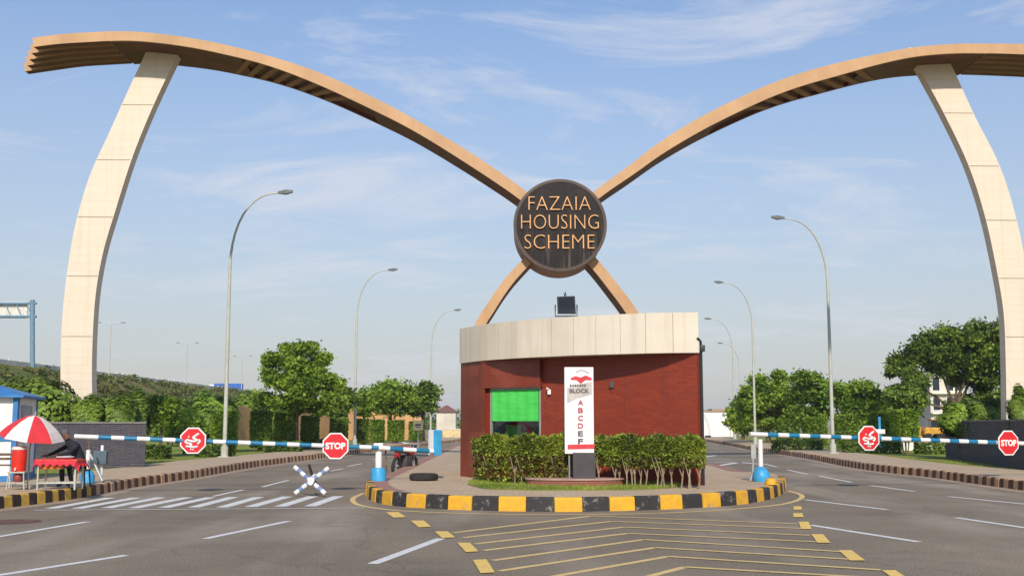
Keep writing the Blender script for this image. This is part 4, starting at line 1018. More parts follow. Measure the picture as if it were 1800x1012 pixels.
# ------------------------------------------------------------------ motorbike
mbp = G(711, 828, .0)
def motorbike(loc, rz):
    r = empty('motorbike', (0, 0, 0), 'small red motorbike parked at the kerb behind the blue counterweight', 'motorbike')
    for x in (-.62, .62):
        Mx = Matrix.Rotation(math.pi / 2, 4, 'X')
        b = MB(); n = 24
        b.tube([(x + .26 * math.cos(2 * math.pi * k / n), 0, .3 + .26 * math.sin(2 * math.pi * k / n)) for k in range(n + 1)], .055, 8, 0, False); wv = b.build('wheel', M['rubber'], r, True)
        b = MB()
        for k in range(8): b.tube([(x, 0, .3), (x + .25 * math.cos(k * .785), 0, .3 + .25 * math.sin(k * .785))], .006, 4)
        b.tube([(x, -.06, .3), (x, .06, .3)], .05, 10); b.build('rim', M['steel'], wv)
    b = MB(); b.tube([(.62, .05, .3), (.42, .05, .82), (.38, .05, .98)], .022, 8); b.tube([(.62, -.05, .3), (.42, -.05, .82), (.38, -.05, .98)], .022, 8); b.tube([(.3, -.36, 1.04), (.38, -.2, 1.02), (.38, .2, 1.02), (.3, .36, 1.04)], .016, 8)
    b.build('fork', M['steel'], r, True)
    b = MB(); b.tube([(.4, 0, .8), (.1, 0, .62), (-.3, 0, .6), (-.62, 0, .32)], .03, 8); b.tube([(.4, 0, .78), (.15, 0, .4), (-.15, 0, .3), (-.3, 0, .6)], .025, 8); b.build('frame', M['black_metal'], r, True)
    b = MB(); b.box((.02, 0, .46), (.42, .3, .36), 0, 0, .05); b.tube([(.15, .1, .32), (-.1, .14, .22), (-.7, .14, .28)], .035, 8); b.build('engine', M['box_dark'], r, True)
    b = MB(); b.box((.17, 0, .8), (.5, .34, .26), 0, 0, .08, M=Matrix.Rotation(.12, 4, 'Y')); b.build('fuel_tank', mat('bike_red', srgb('a8202c'), .3), r, True)
    b = MB(); b.box((-.3, 0, .8), (.62, .3, .14), 0, 0, .04); b.build('seat', M['rubber'], r, True)
    b = MB(); b.box((-.6, 0, .68), (.24, .14, .14), 0, 0, .04); b.box((-.75, 0, .62), (.05, .1, .08), 0, 0, .01); b.build('tail', bpy.data.materials['bike_red'], r, True)
    b = MB(); b.box((.5, 0, .92), (.14, .2, .18), 0, 0, .05); b.build('headlight', M['black_metal'], r, True)
    r.location = loc; r.rotation_euler = (math.radians(6), 0, rz)
motorbike(P(711, 829, 37.5) * 1 + Vector((0, 0, 0)), math.radians(68))
bpy.data.objects['motorbike'].location.z = 0.0; bpy.data.objects['motorbike'].location.x = az(711) * 39.5; bpy.data.objects['motorbike'].location.y = 39.5

# ------------------------------------------------------------------ street lamps
def lamp_proto():
    r = empty('street_lamp', (0, 0, 0)); H = 12.4
    # straight to H-2, then curving over to +X
    pts = [(0, 0, 0), (0, 0, 3), (0, 0, 6), (0, 0, 8.6)]; 
    for k in range(1, 11):
        t_ = k / 10; pts.append((2.15 * t_ ** 2.0 * 1.0 + .0, 0, 8.6 + 3.45 * math.sin(t_ * math.pi / 2) ** 1.0))
    b = MB(); b.tube(pts, [.1, .09, .08, .07] + [.06 - .003 * k for k in range(10)], 10); b.build('pole', M['lamp_grey'], r, True)
    b = MB(); b.tube([(0, 0, 0), (0, 0, .5)], .16, 12); b.box((0, 0, .03), (.45, .45, .05)); b.build('base', M['lamp_grey'], r)
    b = MB(); e = Vector(pts[-1]); b.hexa([e + Vector((-.05, -.06, -.03)), e + Vector((-.05, .06, -.03)), e + Vector((-.05, .06, .06)), e + Vector((-.05, -.06, .06))],
              [e + Vector((.3, -.15, -.06)), e + Vector((.3, .15, -.06)), e + Vector((.3, .15, .13)), e + Vector((.3, -.15, .13))])
    b.hexa([e + Vector((.3, -.15, -.06)), e + Vector((.3, .15, -.06)), e + Vector((.3, .15, .13)), e + Vector((.3, -.15, .13))],
              [e + Vector((.62, -.09, .03)), e + Vector((.62, .09, .03)), e + Vector((.62, .09, .12)), e + Vector((.62, -.09, .12))])
    b.build('lamp_head', M['lamp_head'], r)
    return r
lp = lamp_proto(); first = True
LAMPS = [(396, 51.5, 2, 'tall curved street lamp on the left verge, nearest of its row'), (624, 78, 2, 'curved street lamp behind the left STOP sign, second on the left verge'), (757, 106, 2, 'slim curved street lamp just left of the booth'),
         (1463, 58, 178, 'tall curved street lamp nearest on the right verge'), (1327, 85, 178, 'curved street lamp rising behind the tip of the right boom'), (1291, 115, 178, 'thin curved street lamp before the white wall on the right'), (1302, 150, 178, 'farthest small curved street lamp on the right')]
for px, Y, rz, lab in LAMPS:
    o = lp if first else copy_tree(lp); first = False
    o.location = (az(px) * Y, Y, .22); o.rotation_euler = (0, math.radians(0), math.radians(rz)); tag(o, lab, 'street lamp', 'curved street lamps along the two roads')
# motorway lamps
def mlamp():
    r = empty('motorway_lamp', (0, 0, 0)); b = MB(); b.tube([(0, 0, 0), (0, 0, 9.2)], [.13, .08], 8); b.tube([(-1.9, 0, 9.55), (0, 0, 9.1), (1.9, 0, 9.55)], .05, 6); b.build('pole', M['lamp_grey'], r)
    for s in (-1, 1):
        b = MB(); b.box((s * 2.1, 0, 9.55), (.7, .3, .14), 0, 0, .03); b.build('lamp_head', M['lamp_head'], r)
    return r
ml = mlamp(); first = True
for px, Y, lab in [(188, 200, 'double-armed motorway lamp on the embankment just right of the left pylon'), (325, 250, 'double-armed motorway lamp midway along the embankment'), (423, 300, 'faint double-armed motorway lamp near the blue truck')]:
    o = ml if first else copy_tree(ml); first = False
    o.location = (az(px) * Y, Y, 10 - .1); tag(o, lab, 'street lamp', 'double-armed lamps on the motorway')

# motorway parapet, gantry, truck
b = MB(); y = 66
while y < 560:
    b.box((-71.6, y + 2, 10.35), (.25, 3.96, .75)); b.box((-71.6, y + 4, 10.75), (.12, .12, .5)); y += 4
o = b.build('parapet', M['concrete'], None); tag(o, 'pale concrete parapet running along the top of the embankment', 'barrier wall')
b = MB(); b.add([(-72, 60, 10.02), (-72, 690, 10.02), (-109, 690, 10.02), (-109, 60, 10.02)], [(0, 1, 2, 3)]); struct(b, 'motorway', M['asphalt'])
YGn = 165
gt = empty('sign_gantry', (az(57) * YGn, YGn, 8.5), 'grey blue motorway sign gantry seen from behind at the left edge', 'road sign')
gb = mat('gantry_blue_grey', srgb('6f8ea0'), .6)
p0, p1 = P(57, 662, YGn), P(57, 527, YGn); b = MB(); b.tube([p0, p1], .34, 10); b.build('post', gb, gt, True)
b = MB(); q0, q1 = P(-220, 533, YGn), P(64, 533, YGn); b.tube([q0, q1], .18, 8); q0, q1 = P(-220, 556, YGn), P(64, 556, YGn); b.tube([q0, q1], .2, 8)
for k in range(14): b.tube([P(-200 + k * 19, 533, YGn), P(-190 + k * 19, 556, YGn)], .08, 5)
b.build('truss', gb, gt)
q0, q1 = P(-150, 559, YGn + .5), P(49, 530, YGn + .5); b = MB(); b.box(((q0.x + q1.x) / 2, YGn + .5, (q0.z + q1.z) / 2), (q1.x - q0.x, .15, q1.z - q0.z)); b.build('sign_panel', mat('sign_back', srgb('ddd5c6'), .7), gt)
YTk = 305
tr_ = empty('truck', (az(401) * YTk, YTk, 10.1), 'bright blue box truck driving along the motorway embankment', 'truck')
tk0, tk1 = P(378, 693, YTk), P(426, 680, YTk)
tk0.x += 0
b = MB(); b.box(((tk0.x + tk1.x) / 2, YTk, 11.45), (tk1.x - tk0.x, 2.4, 2.0), 0, 0, .1); b.build('cargo_box', M['truckblue'], tr_)
b = MB(); b.box((tk0.x - .8, YTk, 11.3), (1.4, 2.3, 1.7), 0, 0, .2); b.build('cab', M['white'], tr_)
for x in (tk0.x - .6, tk0.x + 1.6, tk1.x - 1.0):
    b = MB(); b.lathe([(.5, -1.15), (.5, 1.15)], (x, YTk, 10.6), 16, 0, Matrix.Rotation(math.pi / 2, 4, 'X')); b.build('wheel', M['rubber'], tr_)

# ------------------------------------------------------------------ dark stone walls
def slate_wall(pts, z1, label, th=.5):
    r = empty('stone_wall', (pts[0].x, pts[0].y, .2), label, 'wall', 'dark stone planter walls under the pylons'); b = MB(); c = MB()
    for p, q in zip(pts[:-1], pts[1:]):
        d = (q - p).normalized(); n_ = Vector((-d.y, d.x, 0))
        b.prism([(v.x, v.y) for v in (p, q, q + n_ * th, p + n_ * th)], .1, z1 - .06)
        c.prism([(v.x, v.y) for v in (p - n_ * .03, q - n_ * .03, q + n_ * (th + .03), p + n_ * (th + .03))], z1 - .06, z1)
    b.build('masonry', M['slate'], r); c.build('coping', mat('wall_coping', srgb('7f7a74'), .8), r)
def flat(v, z=0): return Vector((v.x, v.y, z))
slate_wall([flat(P(-60, 745, 38.8)), flat(P(110, 745, 38.8)), flat(P(257, 745, 39.6))], 1.78, 'dark stacked slate wall under the left pylon behind the food table')
slate_wall([flat(P(1660, 745, 52)), flat(P(1830, 745, 35.5)), flat(P(2050, 745, 33))], 1.86, 'dark stacked slate wall under the right pylon behind the right boom')

# ------------------------------------------------------------------ vegetation
def tree(label, px, Y, hpx_top, wpx, base_open, nleaf, lsz, lm, seed, group, trunk_r=.18, shape=(1, 1), name='tree', lean=0.0, cat='tree', blobs=None):
    rg = np.random.default_rng(seed); s = Y / F; x = az(px) * Y; z0 = .2; H = CH + (745 - hpx_top) * s
    r = empty(name, (x, Y, z0), label, cat, group); rx = wpx * s / 2
    zc0 = z0 + base_open * (H - z0); cz = (zc0 + H) / 2; rz = (H - zc0) / 2
    b = MB(); tt = zc0 + (H - zc0) * .55
    b.tube([(x, Y, z0 - .1), (x + lean * .3, Y, z0 + (zc0 - z0) * .6), (x + lean, Y, zc0 + .1 * rz), (x + lean, Y, tt)], [trunk_r * 1.25, trunk_r, trunk_r * .8, trunk_r * .3], 8)
    rx *= 1.1; K = 40; cl = []; 
    for k in range(K):
        u = rg.normal(size=3); u /= np.linalg.norm(u); rad = rg.uniform(.4, .84)
        zz_ = u[2] * rad; wide = math.sqrt(max(0.08, 1 - (zz_ * .98) ** 2)) if True else 1
        c = np.array([x + lean + u[0] * rx * rad, Y + u[1] * rx * rad * .9, cz + zz_ * rz]); cl.append((c, rg.uniform(.24, .4)))
        if k < 11: b.tube([(x + lean, Y, zc0 + rg.uniform(-.1, .8) * rz), tuple((c + np.array([x + lean, Y, zc0 + .4 * rz])) / 2 + rg.normal(size=3) * .1 * rx), tuple(c)], [trunk_r * .45, trunk_r * .28, trunk_r * .1], 5)
    if blobs:
        cl = []; b = MB(); b.tube([(x, Y, z0 - .1), (x + lean * .3, Y, z0 + (zc0 - z0) * .6), (x + lean, Y, zc0 + .2 * rz)], [trunk_r * 1.25, trunk_r, trunk_r * .7], 8)
        for bx, by, br in blobs:
            for q_ in range(4):
                p = P(bx + rg.normal() * br * .35, by + rg.normal() * br * .3, Y); p.y += rg.uniform(-.55, .55) * rx; cl.append((np.array(p), br * s * rg.uniform(.65, 1.2)))
            if rg.random() < .5: continue
            p = P(bx, by, Y); p.y += rg.uniform(-.3, .3) * rx
            m_ = (Vector((x + lean, Y, zc0)) + p) / 2 + Vector(rg.normal(size=3)) * .12 * rx; b.tube([(x + lean, Y, zc0 - .1 * rz + rg.uniform(0, .2) * rz), m_, p], [trunk_r * .5, trunk_r * .3, trunk_r * .1], 5)
        b.build('trunk', M['bark'], r, True); cen = []; tot = sum(q[1] ** 2 for q in cl)
        for c, cr in cl:
            per = int(nleaf * cr ** 2 / tot); v = rg.normal(size=(per, 3)); v *= .41; v[:, 2] *= .72
            cen.append(c + v * cr)
        leaf_obj('crown', np.concatenate(cen), lsz, lm, r, seed); return r
    b.build('trunk', M['bark'], r, True)
    cen = []
    per = int(nleaf * 1.5) // K
    for c, cr in cl:
        v = rg.normal(size=(per, 3)) * .42
        v[:, 2] *= .62
        cen.append(c + v * np.array([rx, rx, rx]) * cr * 1.25)
    cen = np.concatenate(cen); cen = cen[cen[:, 2] > z0 + .12 * (H - z0)]
    leaf_obj('crown', cen, lsz, lm, r, seed)
    return r
def bush(label, px, Y, top, wpx, bottom_z, n, lsz, lm, seed, group, box=False, name='shrub', cat='shrub', stem=True, dz=.8):
    rg = np.random.default_rng(seed); s = Y / F; x = az(px) * Y; H = CH + (745 - top) * s; rx = wpx * s / 2
    r = empty(name, (x, Y, .2), label, cat, group)
    v = rg.normal(size=(n, 3)); 
    if box:
        v = rg.uniform(-1, 1, size=(n, 3)); ax = rg.integers(0, 3, n); sg_ = rg.choice([-1, 1], n); f = rg.random(n) < .75
        for k in range(3):
            mk = (ax == k) & f; v[mk, k] = sg_[mk] * (1 if k != 2 else 1)
        v += rg.normal(size=(n, 3)) * .05
        rr = np.sqrt(v[:, 0] ** 2 + v[:, 1] ** 2); sc = np.where(rr > 1.12, 1.12 / rr, 1); v[:, 0] *= sc; v[:, 1] *= sc
    else:
        v /= np.linalg.norm(v, axis=1)[:, None]; v *= (rg.random(n) ** .3)[:, None]
        ph = rg.uniform(0, 6, 6); v *= (1 + .16 * np.sin(v[:, 0] * 5 + ph[0]) * np.sin(v[:, 1] * 4 + ph[1]) + .14 * np.sin(v[:, 2] * 6 + ph[2] + v[:, 0] * 4))[:, None]
    zc = (H + bottom_z) / 2; rz = (H - bottom_z) / 2
    cen = v * np.array([rx, rx * dz, rz]) + np.array([x, Y, zc])
    leaf_obj('foliage', cen, lsz, lm, r, seed)
    b = MB()
    for k in range(5): a_ = rg.uniform(0, 6.28); q = rg.uniform(.2, .6) * rx; b.tube([(x + .1 * math.cos(a_), Y + .1 * math.sin(a_), .1), (x + q * math.cos(a_), Y + q * math.sin(a_), zc + .3 * rz)], [.04, .015], 5)
    b.build('stem', M['bark'], r)
    return r
GT = 'broadleaf trees behind the roads'
tree('large bright green tree with a stepped crown beside the left road', 521, 66, 598, 140, .30, 24000, .15, L1, 21, GT, .14, blobs=[(505,614,16),(535,613,17),(561,627,16),(483,634,16),(515,638,24),(550,650,24),(475,662,18),(505,672,24),(540,680,26),(573,675,18),(467,700,18),(495,708,20),(583,700,18),(560,712,20),(528,712,18)])
tree('dark green tree just right of the large bright tree', 597, 76, 662, 56, .3, 4500, .18, L2, 22, GT, .14)
tree('bushy green tree behind the left lamp row', 686, 92, 673, 104, .5, 7000, .2, L1, 23, GT, .16)
tree('dark narrow tree just left of the booth', 744, 96, 661, 56, .3, 6000, .2, L2, 24, GT, .16)
tree('small green tree between the dark tree and the second lamp', 640, 84, 684, 40, .5, 3500, .18, L3, 25, GT, .12)
tree('young tree with bare trunk at the end of the left slate wall', 284, 52, 692, 62, .42, 3500, .13, L3, 26, GT, .07)
tree('round young tree behind the left red sign', 325, 56, 717, 66, .25, 4200, .12, L1, 27, GT, .07)
tree('huge dark spreading tree beside the right pylon', 1678, 74, 564, 190, .30, 46000, .17, L2, 28, GT, .26, blobs=[(1712,584,22),(1740,598,24),(1680,598,26),(1645,602,24),(1618,622,22),(1595,640,18),(1576,656,10),(1640,638,26),(1675,636,26),(1710,630,28),(1745,640,26),(1755,670,20),(1725,668,22),(1605,672,22),(1590,690,16),(1618,700,16),(1700,664,14),(1738,700,20),(1757,700,16),(1712,700,14)])
tree('broad green tree at the far end of the right verge', 1350, 92, 652, 130, .15, 24000, .19, L1, 29, GT, .2, blobs=[(1302,712,14),(1300,735,14),(1320,692,16),(1322,720,20),(1345,672,16),(1350,700,22),(1375,667,16),(1380,695,24),(1350,735,18),(1380,732,20)])
tree('broad green tree behind the nearest right lamp', 1425, 86, 655, 100, .15, 18000, .18, L3, 30, GT, .2, blobs=[(1405,665,14),(1430,667,14),(1410,695,24),(1440,690,20),(1450,675,12),(1415,732,20),(1445,728,18)])
tree('dull green tree right of the nearest right lamp', 1504, 80, 668, 90, .15, 15000, .17, L3, 31, GT, .18, blobs=[(1475,687,16),(1500,682,18),(1521,680,14),(1480,712,20),(1510,710,22),(1535,702,14),(1485,738,16),(1520,736,18)])
tree('low yellow-green tree before the pale building', 1562, 86, 688, 76, .15, 4000, .19, L1, 32, GT, .14)
tree('green tree filling the gap by the white wall', 1306, 104, 688, 60, .1, 4000, .23, L1, 33, GT, .16)
tree('small tree left of the huge dark tree', 1592, 68, 664, 56, .3, 3500, .17, L2, 34, GT, .12)
GB = 'clipped bushes along the verges'
k = 0
for px, Y, top, wd, bz, lab in [(394, 62, 725, 50, .6, 'clipped round bush behind the nearest left lamp'), (459, 64, 725, 40, .5, 'clipped bush left of the large tree'), (501, 66, 729, 40, .5, 'clipped bush below the large tree, left of its trunk'),
                             (545, 68, 733, 34, .5, 'clipped bush just right of the large tree trunk'), (596, 74, 736, 34, .5, 'dark clipped bush above the left STOP sign'), (637, 80, 738, 24, .5, 'narrow clipped bush behind the second left lamp'),
                             (663, 84, 739, 28, .5, 'clipped bush between the second lamp and the booth'), (696, 88, 740, 32, .5, 'clipped bush behind the boom tail'), (730, 92, 742, 24, .5, 'clipped bush by the small yellow sign'),
                             (1590, 58, 722, 50, .9, 'square clipped bush on the right verge'),
                             (1385, 82, 738, 44, .4, 'clipped bush left of the nearest right lamp'), (1432, 78, 735, 46, .4, 'clipped bush just left of the nearest right lamp pole'),
                             (1488, 72, 731, 46, .4, 'clipped bush between the nearest right lamp and the red sign'), (1546, 66, 727, 44, .4, 'clipped bush behind the blue post on the right verge')]:
    k += 1; bush(lab, px, Y, top, wd * .84, bz, 3400, .11, L2 if k in (5, 6) else (L1 if k in (1, 3, 10) else L3), 40 + k, GB, box=True, name='clipped_bush')
k = 0
for px, Y, wd, lab in [(268, 50, 60, 'low dark hedge mound beside the left slate wall'), (380, 53, 62, 'low dark hedge mound left of the nearest left lamp'), (500, 62, 60, 'low hedge mound below the large tree'), (560, 70, 50, 'low hedge mound behind the left STOP sign'),
                       (1400, 66, 80, 'low hedge mound left of the nearest right lamp'), (1530, 60, 90, 'low hedge mound below the right red sign'), (1640, 58, 60, 'low hedge mound beside the right slate wall')]:
    k += 1; bush(lab, px, Y, 745 + (1.7 - .75) * F / Y, wd, .2, 1500, .11, L2, 60 + k, 'low hedge mounds on the verges', box=True, name='low_hedge')
k = 0
for px, Y, top, wd, lab in [(75, 41.5, 668, 120, 'dark green shrub behind the kiosk roof'), (20, 43, 660, 120, 'dark shrub at the left edge behind the kiosk'), (152, 41.2, 697, 62, 'dark shrub at the foot of the left pylon'), (205, 42.0, 692, 76, 'dark shrub above the left slate wall'), (238, 43, 688, 52, 'dark shrub at the end of the left slate wall'),
                         (1690, 48.5, 702, 74, 'green shrub above the right slate wall'), (1735, 46.5, 700, 70, 'dense shrub just left of the right pylon'), (1796, 39.6, 682, 46, 'dark shrub in front of the right pylon')]:
    k += 1; bush(lab, px, Y, top, wd, 1.0, 5200, .13, L2 if k != 6 else L3, 80 + k, 'shrubs in the pylon planters')
k = 0
for px, Y, top, wd, lab in [(300, 78, 694, 90, 'dark rounded shrub at the foot of the embankment near the left pylon'), (365, 84, 690, 100, 'dark rounded shrub below the motorway, left of the nearest lamp'), (425, 90, 690, 80, 'dark rounded shrub at the foot of the embankment right of the nearest lamp'),
                         (470, 95, 692, 80, 'dark rounded shrub below the blue truck')]:
    k += 1; bush(lab, px, Y, top, wd, .5, 5500, .24, L2 if k % 2 else L3, 100 + k, 'shrubs at the embankment foot')
# scrub on the slope (uncountable)
rg = np.random.default_rng(7); cen = []
for k in range(950):
    Y = rg.uniform(85, 420); t_ = rg.random(); x = -46 - t_ * 23; z = t_ * 9.6; r_ = rg.uniform(.6, 1.8)
    v = rg.normal(size=(70, 3)); v /= np.linalg.norm(v, axis=1)[:, None]; v *= (rg.random(70) ** .4)[:, None]; v[:, 2] = np.abs(v[:, 2]) * .8
    cen.append(v * r_ + np.array([x, Y, z]))
o = leaf_obj('scrub', np.concatenate(cen), .38, leaf_mat('leaf_scrub', srgb('4c5a24'), srgb('7f7c3a'), .2), None, 8); tag(o, 'dry green and brown scrub covering the motorway embankment', 'scrub', None, 'stuff')
# far tree line
cen = []
for k in range(330):
    x = rg.uniform(-260, 420); Y = rg.uniform(330, 460); 
    if x < -45 and Y < 999: continue
    r_ = rg.uniform(2, 4.5); v = rg.normal(size=(60, 3)); v /= np.linalg.norm(v, axis=1)[:, None]; v *= (rg.random(60) ** .4)[:, None]
    cen.append(v * r_ + np.array([x, Y, r_ * .7]))
o = leaf_obj('far_woodland', np.concatenate(cen), 1.0, L2, None, 9); tag(o, 'hazy far line of woodland along the horizon', 'woodland', None, 'stuff')
# taller grass tufts on verges
pts = []
for line, sgn in ((skl, 1), (skr, -1)):
    for i in range(len(line) - 1):
        if line[i].y > 95: continue
        for _ in range(int((line[i + 1] - line[i]).length * 60)):
            t_ = rg.random(); q = line[i].lerp(line[i + 1], t_); d = (line[i + 1] - line[i]).normalized(); n_ = Vector((-d.y, d.x, 0)) * sgn; w_ = 3.1 + rg.random() ** 1.4 * 14
            q = q + n_ * w_; 
            pts.append((q.x, q.y))
o = blades('verge_grass', pts, .2, .09, GR, 'rough green grass on the verges behind both pavements')
for v in o.data.vertices: pass

# ------------------------------------------------------------------ buildings behind
wz = empty('boundary_wall', (az(560) * 112, 112, 0), 'tan boundary wall with sloping sections behind the clipped bushes', 'wall')
b = MB()
def wq(x0, t0, x1, t1, Y0, Y1, m=0):
    p, q = P(x0, t0, Y0), P(x1, t1, Y1); b.hexa([Vector((p.x, p.y, 0)), Vector((q.x, q.y, 0)), q, p], [Vector((p.x, p.y + .4, 0)), Vector((q.x, q.y + .4, 0)), q + Vector((0, .4, 0)), p + Vector((0, .4, 0))], m)
for x0, t0, x1, t1 in [(405, 722, 424, 713), (424, 713, 436, 716), (436, 716, 460, 740), (460, 740, 506, 713), (506, 713, 545, 712), (545, 712, 556, 735), (556, 735, 575, 728), (575, 728, 590, 716), (590, 716, 640, 720), (640, 720, 676, 718), (676, 718, 700, 730), (700, 730, 745, 733)]:
    wq(x0, t0, x1, t1, min(112, 84 + (x0 - 405) * .14), min(112, 84 + (x1 - 405) * .14))
b.build('wall_panel', M['tanwall'], wz)
b = MB()
for px in (640, 676, 720): q = P(px, 716, 111.6); b.box((q.x, 111.6, q.z / 2), (.7, .6, q.z + .3)); b.box((q.x, 111.6, q.z + .25), (.95, .85, .2))
b.build('pillar', M['tanwall'], wz)
ys = empty('notice_board', (az(735) * 60, 60, .2), 'small cream square notice on a post near the counterweight', 'sign')
q = P(735, 747, 60); b = MB(); b.box(q, (.52, .05, .52), 0, 0, .01); b.build('board', mat('cream_board', srgb('e0cf9a'), .7), ys); b = MB(); b.tube([(q.x, 60.06, .2), (q.x, 60.06, q.z)], .03, 6); b.build('post', M['steel'], ys)
b = MB(); b.box(q + Vector((0, -.03, .02)), (.3, .01, .1)); b.box(q + Vector((0, -.03, -.1)), (.2, .01, .05)); b.build('marking', M['darkprint'], ys)
# far little house and bright wall seen left of the booth
fh = empty('far_house', (az(785) * 300, 300, 0), 'tiny distant house with a dark red roof left of the booth', 'house')
b = MB(); b.box((az(785) * 300, 300, 2.4), (5, 5, 4.8)); b.build('wall', M['bwall'], fh)
b = MB(); x = az(785) * 300; b.hexa([(x - 3, 297, 4.8), (x + 3, 297, 4.8), (x + 3, 303, 4.8), (x - 3, 303, 4.8)], [(x - .3, 299.7, 6.6), (x + .3, 299.7, 6.6), (x + .3, 300.3, 6.6), (x - .3, 300.3, 6.6)]); b.build('roof', mat('far_roof', srgb('7a5048'), .8), fh)
lw = empty('low_wall', (az(798) * 130, 130, 0), 'low bright tan wall far up the left road beside the booth', 'wall')
b = MB(); q = P(798, 769, 130); b.box((q.x, 130, .55), (2.6, .3, 1.1)); b.build('wall_panel', mat('bright_tan', srgb('d9bf8e'), .8), lw); b = MB(); b.box((q.x, 130, 1.14), (2.7, .4, .08)); b.build('coping', M['concrete'], lw)
# white hoarding at the right
Yh = 128; hb = empty('site_cabin', (az(1262) * Yh, Yh, 0), 'white boxy site cabin at the far end of the right road', 'cabin')
h0, h1 = P(1238, 770, Yh), P(1288, 724, Yh); b = MB(); cx_ = (h0.x + h1.x) / 2
b.box((cx_, Yh + 2, (h0.z + h1.z) / 2 + .1), (h1.x - h0.x, 4, h1.z - h0.z - .1), 0, 0, .03); b.build('wall', M['white'], hb)
b = MB(); b.box((cx_ + .2, Yh + 2, h1.z + .1), (h1.x - h0.x + .2, 4.2, .16)); b.box((cx_ + .4, Yh + 2, h1.z + .26), (2.0, 3, .18)); b.build('roof', mat('cabin_roof', srgb('a58a74'), .8), hb)
b = MB(); b.box((h1.x - .32, Yh - .02, 1.7), (.08, .06, 2.6)); b.box((h1.x + .16, Yh - .1, 1.6), (.16, .2, 3.0)); b.build('door_post', M['lamp_grey'], hb)
b = MB(); b.box((h0.x + .35, Yh - .4, .25), (.5, .5, .4), .3, 0, .05); b.build('footing', M['dark'], hb)
# pale building
Yb_ = 135; bd = empty('apartment_building', (az(1636) * Yb_, Yb_, 0), 'pale three storey building behind the huge dark tree', 'building')
x0_, x1_ = az(1637) * Yb_, az(1700) * Yb_; Hb = CH + (745 - 664) * Yb_ / F; 
b = MB(); b.box(((x0_ + x1_) / 2, Yb_ + 4, Hb / 2), (x1_ - x0_, 8, Hb)); b.build('wall', M['bwall'], bd)
b = MB(); b.box(((x0_ + x1_) / 2, Yb_ + 4, Hb + .15), (x1_ - x0_ + .6, 8.6, .3)); b.build('roof', M['concrete'], bd)
for zc in (1.7, 4.1, 6.4):
    for px in (1648, 1672, 1690):
        q = Vector((az(px) * Yb_, Yb_, zc)); b = MB(); b.box(q + Vector((0, .0, 0)), (1.0, .12, 1.7)); o = b.build('window', M['white'], bd); b = MB(); b.box(q + Vector((0, -.07, 0)), (.8, .03, 1.5)); b.build('pane', M['glass_d'], o)
for zc in (2.95, 5.3): 
    b = MB(); b.box(((x0_ + x1_) / 2, Yb_ - .3, zc), (x1_ - x0_, .6, .14)); b.build('ledge', M['concrete'], bd)
# digger
Yd = 96; dx = az(1638) * Yd
dg = empty('digger', (dx, Yd, .2), 'yellow digger parked between the right verge and the pale building', 'digger')
b = MB(); b.box((dx, Yd, 1.15), (1.5, 1.0, .55), 0, 0, .08); b.box((dx - .5, Yd, 1.0), (.6, .9, .5), 0, 0, .06); b.build('body', M['yellow'], dg)
b = MB(); b.box((dx + .2, Yd, 1.72), (.75, .85, .65), 0, 0, .06); b.build('cab', M['glass_d'], dg); b = MB(); b.box((dx + .2, Yd, 2.08), (.85, .95, .09), 0, 0, .02); b.build('cab_roof', M['yellow'], dg)
b = MB(); b.tube([(dx - .7, Yd - .2, 1.1), (dx - 1.0, Yd - .2, 1.5), (dx - 1.15, Yd - .2, .7)], .08, 6); b.box((dx - 1.15, Yd, .55), (.3, 1.0, .4), 0, 0, .04); b.build('arm', M['yellow'], dg)
for x in (-.5, .55):
    b = MB(); b.lathe([(.38, -.55), (.38, .55)], (dx + x, Yd, .58), 16, 0, Matrix.Rotation(math.pi / 2, 4, 'X')); b.build('wheel', M['rubber'], dg)
# white low kerb wall at right
b = MB(); p, q = P(1585, 786, 66), P(1668, 786, 66); b.box(((p.x + q.x) / 2, 66, .45), (q.x - p.x, .3, .5)); o = b.build('low_wall', M['concrete'], None); tag(o, 'low pale concrete wall behind the square clipped bush', 'wall')
# blue-white post near sign
q = G(1545, 770, .2); Yq = 62; q = Vector((az(1546) * Yq, Yq, .2))
bs = empty('blue_pump', (q.x, q.y, .2), 'thin blue and white post beside the square clipped bush', 'post')
b = MB(); b.tube([(q.x, Yq, .2), (q.x, Yq, 2.1)], .07, 8); b.build('post', M['cyan'], bs); b = MB(); b.box((q.x, Yq, 1.3), (.5, .3, .25), 0, 0, .03); b.build('box', M['white'], bs)

# ------------------------------------------------------------------ kiosk, umbrella, table, person
kc = G(22, 846, .24); kx, ky = kc.x, kc.y
kq = empty('kiosk', (kx - 1, ky + 1.0, .24), 'white hut with blue hipped roof and blue corner trim at the left edge', 'kiosk')
dr = (G(58, 838, .24) - kc); D_ = dr.length; dr.normalize(); dl = Vector((-dr.y, dr.x, 0)); W_ = 2.4
c0 = Vector((kx, ky, .24)); cA = c0 + dl * W_; cB = c0 + dr * D_; cC = cA + dr * D_
b = MB(); b.prism([(v.x, v.y) for v in (cA, c0, cB, cC)], .24, 2.42); b.build('wall', M['white'], kq)
b = MB(); b.box(c0 + Vector((0, 0, 1.08)) , (.13, .13, 2.16), 0, 0, .01); b.build('corner_trim', M['kblue'], kq); b = MB(); b.box(cB + Vector((0, 0, 1.08)), (.06, .06, 2.16)); b.build('corner_trim', M['kblue'], kq)
b = MB()
